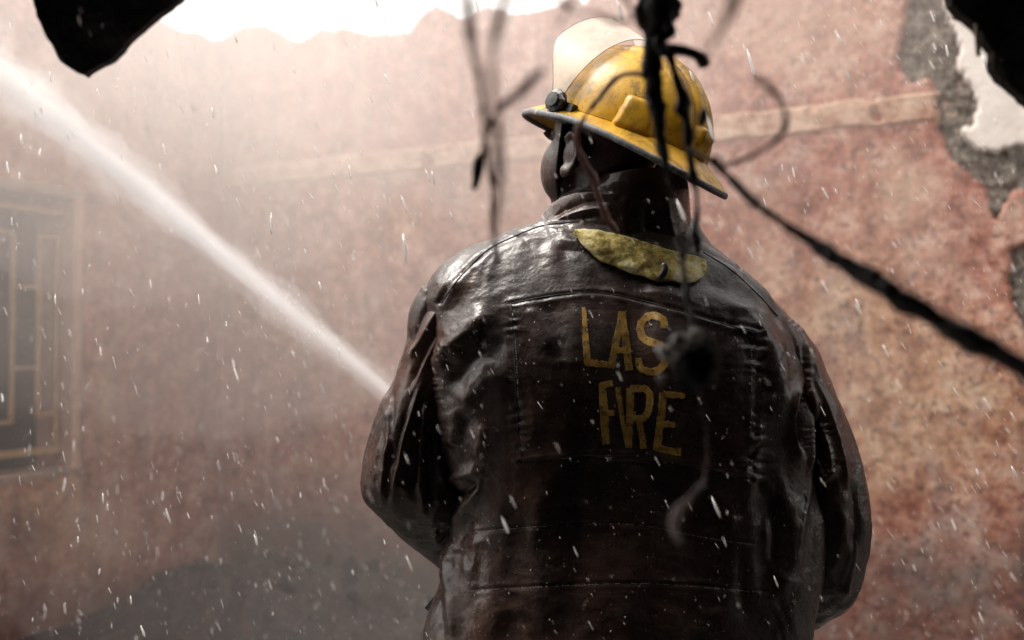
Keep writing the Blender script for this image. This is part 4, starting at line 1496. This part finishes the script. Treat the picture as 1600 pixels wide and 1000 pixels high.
# ------------------------------------------------------------------ hose, nozzle and jet
nz = empty('fire_hose', NOZ)
tag(nz, 'fire hose with branch nozzle held in front of the firefighter', 'hose')
mat_brass = simple('worn_metal', [(.3, (.18, .16, .14)), (.7, (.4, .37, .33))], 40, .35, Metallic=.9)
mat_hose = simple('canvas_hose', [(.3, (.30, .27, .22)), (.7, (.5, .46, .4))], 40, .85, .002, 200)
v_, f_ = tube([NOZ + jdir * a_ for a_ in (.14, .135, .06, .04, 0, -.05, -.07, -.2)], [.014, .017, .020, .026, .026, .028, .033, .033], 20)
link('nozzle', mesh_from('nozzle', v_, f_), mat_brass, nz)
hp_ = catmull(np.array([NOZ - jdir * .18, NOZ - jdir * .36, NOZ - jdir * .5 + np.array([.1, .05, -.12]), (.62, .62, .45), (.75, .75, .06), (.9, 1.0, .03), (1.4, 1.3, .03)]), 70)
v_, f_ = tube(hp_, .032, 16)
link('hose', mesh_from('hose', v_, f_), mat_hose, nz)

jet = empty('water_jet', NOZ)
tag(jet, 'white jet of water shooting up to the left from behind the firefighter', 'water')
L_ = np.linalg.norm(JEND - NOZ) + .4
tj = np.linspace(.13 / L_, 1, 90)
jp = NOZ + jdir * (tj * L_)[:, None]
jp[:, 2] -= .03 * tj**2
base_r = .017 + .058 * tj**1.05
for fac, dens, bmp in ((.40, 14, .16), (.66, 8, .28), (.95, 4.0, .38), (1.3, 2.0, .5), (1.8, .7, .6)):
    a = np.cross(jdir, (0, 0, 1.0)); a /= np.linalg.norm(a)
    b = np.cross(jdir, a)
    t_ = np.linspace(0, 2 * math.pi, 28, endpoint=False)
    ring = a * np.cos(t_)[:, None] + b * np.sin(t_)[:, None]
    rr_ = (base_r * fac)[:, None] * np.ones((1, 28))
    q_ = np.stack([np.repeat((tj * L_ * 6.0)[:, None], 28, 1) , 1.3 * np.cos(t_)[None] + 0 * rr_, 1.3 * np.sin(t_)[None] + 0 * rr_], -1).reshape(-1, 3)
    rr_ = rr_ * (1 + bmp * fbm(q_ * np.array([1.0, 1, 1]), 3, int(fac * 100)).reshape(rr_.shape))
    G = jp[:, None] + ring[None] * rr_[..., None]
    v_ = np.concatenate([G.reshape(-1, 3), jp[:1], jp[-1:]])
    f_ = grid_faces(90, 28, True).tolist() + [[90 * 28, (j + 1) % 28, j] for j in range(28)] + [[90 * 28 + 1, 89 * 28 + j, 89 * 28 + (j + 1) % 28] for j in range(28)]
    me_ = mesh_from('jet_spray', v_, f_)
    bm = bmesh.new(); bm.from_mesh(me_); bmesh.ops.recalc_face_normals(bm, faces=bm.faces); bm.to_mesh(me_); bm.free()
    vm, _v = volume_mat('jet_water_%d' % int(fac * 100), (.97, .95, .95), dens, .1)
    o = link('jet_spray' if fac > .5 else 'jet_core', me_, vm, jet)
    tag(o, kind='stuff')

# loose drops torn off the jet
nj = 2600
tq = rng.uniform(.10, 1, nj)
jr = np.interp(tq, tj, base_r)
ra, rr2 = rng.uniform(0, 6.283, nj), np.abs(rng.normal(0, .7, nj)) + .75
jc = NOZ + jdir * (tq * L_)[:, None] + (a * np.cos(ra)[:, None] + b * np.sin(ra)[:, None]) * (jr * rr2)[:, None]
jc[:, 2] -= .03 * tq**2 + .04 * np.clip(rr2 - 1, 0, 2) * rng.random(nj)
jw = (.0003 + .0016 * rng.random(nj)**4) * (.35 + .65 * tq)
jl = jw * rng.uniform(3, 9, nj)
jax = jdir + rng.normal(0, .12, (nj, 3)) - np.array([0, 0, .25]) * np.clip(rr2 - 1, 0, 1)[:, None]
jax /= np.linalg.norm(jax, axis=1, keepdims=True)
pa = np.cross(jax, (0, 0, 1.0)); pa /= np.linalg.norm(pa, axis=1, keepdims=True)
pb = np.cross(jax, pa)
JV = np.stack([jc - jax * jl[:, None], jc + pa * jw[:, None], jc + pb * jw[:, None], jc - pa * jw[:, None], jc - pb * jw[:, None], jc + jax * jl[:, None]], 1)
tri = np.array([[0, 1, 2], [0, 2, 3], [0, 3, 4], [0, 4, 1], [5, 2, 1], [5, 3, 2], [5, 4, 3], [5, 1, 4]])
tag(link('jet_drops', mesh_from('jet_drops', JV.reshape(-1, 3), (tri[None] + 6 * np.arange(nj)[:, None, None]).reshape(-1, 3)), mat_drop, jet), kind='stuff')

# ------------------------------------------------------------------ mist thrown back from the jet
mist = empty('spray_mist', (-1.0, 2.3, 1.7))
tag(mist, 'pale mist drifting from the water jet before the walls', 'mist')
for k, (c_, sc_, dn) in enumerate([((-.55, 2.7, 1.6), (2.6, 1.5, 2.0), .10), ((-1.1, 2.5, 2.15), (1.75, 1.4, 1.35), .12),
                                   ((-1.35, 1.9, 2.15), (1.0, 1.0, .70), .13), ((.2, 2.7, 2.75), (2.2, 1.1, .95), .17)]):
    v_, f_ = ellipsoid((0, 0, 0), (1, 1, 1), seg=48, ring=30)
    v_ = (v_ * (1 + .16 * fbm(v_ * 1.8 + k * 5, 3, 200 + k))[:, None]) * np.array(sc_) + np.array(c_)
    vm, _v = volume_mat('spray_mist_%d' % k, (.98, .915, .88), dn, .1)
    o = link('mist_cloud', mesh_from('mist_cloud', v_, f_), vm, mist)
    tag(o, kind='stuff')

# ------------------------------------------------------------------ flying drops
def drops(n_, lo, hi, wid, lng, lean):
    c = rng.uniform(lo, hi, (n_, 3))
    cx_, cy_ = c[:, 0], c[:, 1]
    bad = (cx_ > -.30) & (cx_ < .62) & (cy_ > -.17) & (cy_ < .3) & (c[:, 2] < 1.5)
    bad |= np.linalg.norm(c - CAM, axis=1) < .42
    bad |= ((c - K) @ N1 < .03) | ((c - K) @ N2 < .03) | ((c[:, 1] < -.35) & (c[:, 2] > 1.9)) | (c[:, 2] < .02)
    c = c[~bad]
    n_ = len(c)
    w = wid[0] + (wid[1] - wid[0]) * rng.random(n_)**4.5
    l = w * rng.uniform(*lng, n_)
    ln = lean + .22 * c[:, 0] + rng.normal(0, .10, n_)
    ax = np.stack([ln, rng.normal(0, .25, n_), -np.ones(n_)], 1)
    ax /= np.linalg.norm(ax, axis=1, keepdims=True)
    a = np.cross(ax, (0, 1.0, 0.1)); a /= np.linalg.norm(a, axis=1, keepdims=True)
    b = np.cross(ax, a)
    t_ = np.arange(5) * 2 * math.pi / 5
    r1 = a[:, None] * np.cos(t_)[None, :, None] + b[:, None] * np.sin(t_)[None, :, None]
    V = np.concatenate([(c - ax * l[:, None])[:, None], c[:, None] - ax[:, None] * (.35 * l)[:, None, None] + r1 * (w * .8)[:, None, None],
                        c[:, None] + ax[:, None] * (.45 * l)[:, None, None] + r1 * w[:, None, None], (c + ax * l[:, None])[:, None]], 1)
    f = [[0, 1 + (k + 1) % 5, 1 + k] for k in range(5)] + [[11, 6 + k, 6 + (k + 1) % 5] for k in range(5)]
    q4 = [[1 + k, 1 + (k + 1) % 5, 6 + (k + 1) % 5, 6 + k] for k in range(5)]
    tri = np.array(f + [[q_[0], q_[1], q_[2]] for q_ in q4] + [[q_[0], q_[2], q_[3]] for q_ in q4])
    Fc = (tri[None] + 12 * np.arange(n_)[:, None, None]).reshape(-1, 3)
    return V.reshape(-1, 3), Fc


parts_ = [drops(10500, (-2.6, -.6, .02), (2.2, 3.4, 3.2), (.0005, .0026), (4.0, 10.0), .30),
          drops(5600, (-.9, -.75, .75), (.95, .35, 1.95), (.00018, .00075), (5.0, 14.0), .45),
          drops(240, (-1.6, -.2, .3), (.0, 1.2, 2.4), (.0010, .0026), (3.0, 6.0), .30)]
vs_ = np.concatenate([p_[0] for p_ in parts_])
fs_ = np.concatenate([parts_[0][1], parts_[1][1] + len(parts_[0][0]), parts_[2][1] + len(parts_[0][0]) + len(parts_[1][0])])
o = link('flying_drops', mesh_from('flying_drops', vs_, fs_), mat_drop)
tag(o, 'scattered white drops of falling spray', 'water', kind='stuff')

# ------------------------------------------------------------------ burnt twigs close to the camera
def twig(name, label, stems, mat, buds=(), group=None, thick=1.0):
    """stems: (pixel path, distance, radii in px); buds: (x, y, rx, ry, tilt, distance, material)"""
    x0, y0 = stems[0][0][0]
    root = empty(name, P(x0, y0, float(np.ravel(stems[0][1])[0])))
    tag(root, label, 'twig', group)
    for k, (path, d, rad) in enumerate(stems):
        dd_ = np.linspace(np.ravel(d)[0], np.ravel(d)[-1], len(path))
        pts = np.array([P(x, y, e_) for (x, y), e_ in zip(path, dd_)])
        if path[0][1] < 0:      # leads up to the added roof edge it hangs from
            up_ = np.array([pts[0] + np.array([.02 * math.sin(9 * q_ + k), .02 * math.cos(7 * q_) - .02, (2.0 - pts[0][2]) * q_]) for q_ in np.linspace(0, 1, 6)])
            v_, f_ = tube(catmull(up_, 40), rad[0] * thick * np.mean(dd_) / F, 8, .4, k)
            link('stem', mesh_from('stem', v_, f_), mat, root)
        pts = catmull(pts, 14 * len(path))
        rr_ = np.interp(np.linspace(0, 1, len(pts)), np.linspace(0, 1, len(rad)), rad) * thick * np.mean(dd_) / F
        rr_ = rr_ * (1 + .35 * noise(np.stack([np.linspace(0, len(path) * 1.7, len(pts)), np.zeros(len(pts)), np.full(len(pts), k + .5)], 1), 12))
        v_, f_ = tube(pts, rr_, 10, .42, k + len(label))
        link('stem', mesh_from('stem', v_, f_), mat, root)
    for x, y, rx, ry, tl_, d, mt in buds:
        v_, f_ = ellipsoid((0, 0, 0), (rx * d / F, rx * d / F, ry * d / F), np.array(Matrix.Rotation(R(tl_), 3, 'Y')), 26, 20)
        v_ = v_ * (1 + .22 * fbm(v_ * 160 + x, 3, int(x)))[:, None] + P(x, y, d)
        link('pod', mesh_from('pod', v_, f_), mt, root)
    return root


twig('burnt_vine', 'black burnt vine with knots hanging before the helmet', [
    ([(1036, -40), (1030, 20), (1022, 70), (1018, 110), (1026, 160), (1032, 210), (1040, 262)], .80, (15, 20, 15, 11, 10, 8, 6)),
    ([(1018, -30), (1006, 5), (1000, 28), (1014, 55)], .80, (9, 8, 7, 6)),
    ([(1044, -30), (1042, 30), (1048, 52), (1030, 68), (1040, 84)], .79, (9, 7, 6, 8, 8)),
    ([(1020, 78), (1056, 76), (1084, 84), (1104, 96)], .80, (8, 7, 7, 8)),
    ([(1046, 84), (1056, 118), (1064, 150), (1074, 200), (1078, 250), (1088, 300)], .80, (5, 5, 9, 5, 6, 4)),
    ([(1004, 116), (1022, 124)], .80, (5, 4)),
    ([(1088, 298), (1089, 322), (1088, 340), (1086, 364), (1092, 394)], (.80, .78), (2, 2, 6, 7, 6)),
    ([(1066, 395), (1070, 440), (1080, 500), (1082, 545)], (.80, .75), (4, 5, 5, 4)),
    ([(1040, 262), (1052, 320), (1062, 370), (1066, 395)], .80, (2.5, 2, 2, 3)),
], mat_twig, [(1098, 182, 7, 17, 10, .80, mat_twig), (1070, 152, 9, 16, -20, .80, mat_twig), (1086, 566, 38, 40, 15, .76, mat_coal),
              (1042, 552, 20, 12, 40, .72, mat_bud), (1087, 521, 11, 12, 0, .71, mat_bud), (1062, 533, 16, 13, 0, .715, mat_bud), (1034, 592, 8, 8, 0, .72, mat_bud),
              (1098, 98, 10, 8, 0, .80, mat_twig)], thick=1.3)
twig('burnt_branch', 'black knobbly branch running down to the right edge before the red wall', [
    ([(1078, 232), (1108, 250), (1140, 278), (1176, 314), (1230, 352), (1290, 392), (1340, 424), (1400, 462), (1470, 502), (1540, 542), (1620, 584), (1720, 640), (1900, 740), (2300, 980)], (.74, .52), (5, 6, 8, 13, 15, 13, 17, 18, 17, 17, 15))],
    mat_twig, [(1116, 252, 9, 9, 0, .64, mat_twig), (1180, 316, 9, 12, 40, .63, mat_twig), (1388, 452, 14, 22, -55, .60, mat_twig), (1300, 400, 12, 14, 30, .61, mat_twig)])
twig('dry_stalk', 'thin forked stalk with a black pod beside the helmet visor', [
    ([(728, -30), (736, 60), (748, 120), (756, 180), (758, 210), (752, 244)], (.46, .62), (7, 7, 6, 6, 5, 4)),
    ([(846, 112), (806, 150), (776, 176), (758, 205)], (.52, .62), (7, 7, 6, 5)),
    ([(758, 205), (762, 250), (768, 290), (770, 340), (774, 380), (776, 410)], (.64, .70), (4, 4, 4, 4, 6)),
    ([(764, 258), (772, 286), (786, 296)], .64, (3, 3, 2))],
    mat_redtwig, [(746, 266, 8.5, 27, 8, .74, mat_twig)])
twig('dry_stalk', 'pale out of focus stalk just right of the pod bearing stalk', [
    ([(800, -30), (780, 30), (770, 80), (772, 150), (778, 220), (780, 300), (772, 350)], (.44, .50), (7, 7, 6, 6, 6, 5))], mat_redtwig)
twig('dry_stalk', 'very blurred red brown stalk crossing the left side of the coat', [
    ([(772, 346), (774, 480), (770, 600), (778, 720), (772, 840), (776, 960)], (.50, .34), (3, 4, 4.5, 5, 4, 3))], mat_darktwig)
twig('curled_tendril', 'thin curled tendril before the red wall right of the helmet', [
    ([(1180, 120), (1204, 138), (1222, 162), (1228, 190), (1216, 216), (1180, 240), (1142, 256), (1112, 256)], (.58, .70), (4.2, 4.4, 4.6, 4.4, 4.2, 3.8, 3.4))], mat_redtwig)
twig('dry_stalk', 'faint slanting stalk above the helmet at the top edge', [
    ([(1160, -30), (1136, 30), (1112, 70), (1098, 92)], .48, (7, 7, 6, 5))], mat_redtwig)
twig('dry_stalk', 'tangle of thin stalks above the helmet visor', [
    ([(868, -20), (880, 6), (902, 22), (930, 20), (962, 34), (996, 30)], .56, (4, 4, 3, 3, 3, 3)),
    ([(905, -30), (898, 0), (884, 20), (872, 40)], .54, (3, 3, 3, 2)),
    ([(960, -30), (978, 0), (992, 22), (1010, 44)], .60, (4, 4, 4, 4))], mat_redtwig)
twig('dry_stalk', 'short red brown twig curving across the neck under the helmet brim', [
    ([(1012, 116), (970, 118), (938, 150), (912, 186), (900, 214), (908, 244), (926, 276), (934, 305), (946, 336), (964, 362)], (.80, 1.0), (4, 4, 4, 3.5, 3.2, 4.4, 5.0, 5.0, 5.0, 4.5))], mat_redtwig)
twig('dry_stalk', 'red brown hooked twig low on the right half of the coat', [
    ([(1090, 600), (1104, 680), (1100, 752), (1074, 782), (1056, 806), (1052, 828), (1066, 852)], (.74, .60), (1.2, 1.2, 2.5, 6, 7, 7, 3))], mat_darktwig)
twig('dry_stalk', 'red brown stalk over the right hip of the coat', [
    ([(1176, 800), (1181, 850), (1187, 905), (1191, 965), (1194, 1030), (1215, 1300), (1240, 1700)], (.44, .42), (2, 5, 7, 4, 4, 5, 6))], mat_darktwig)
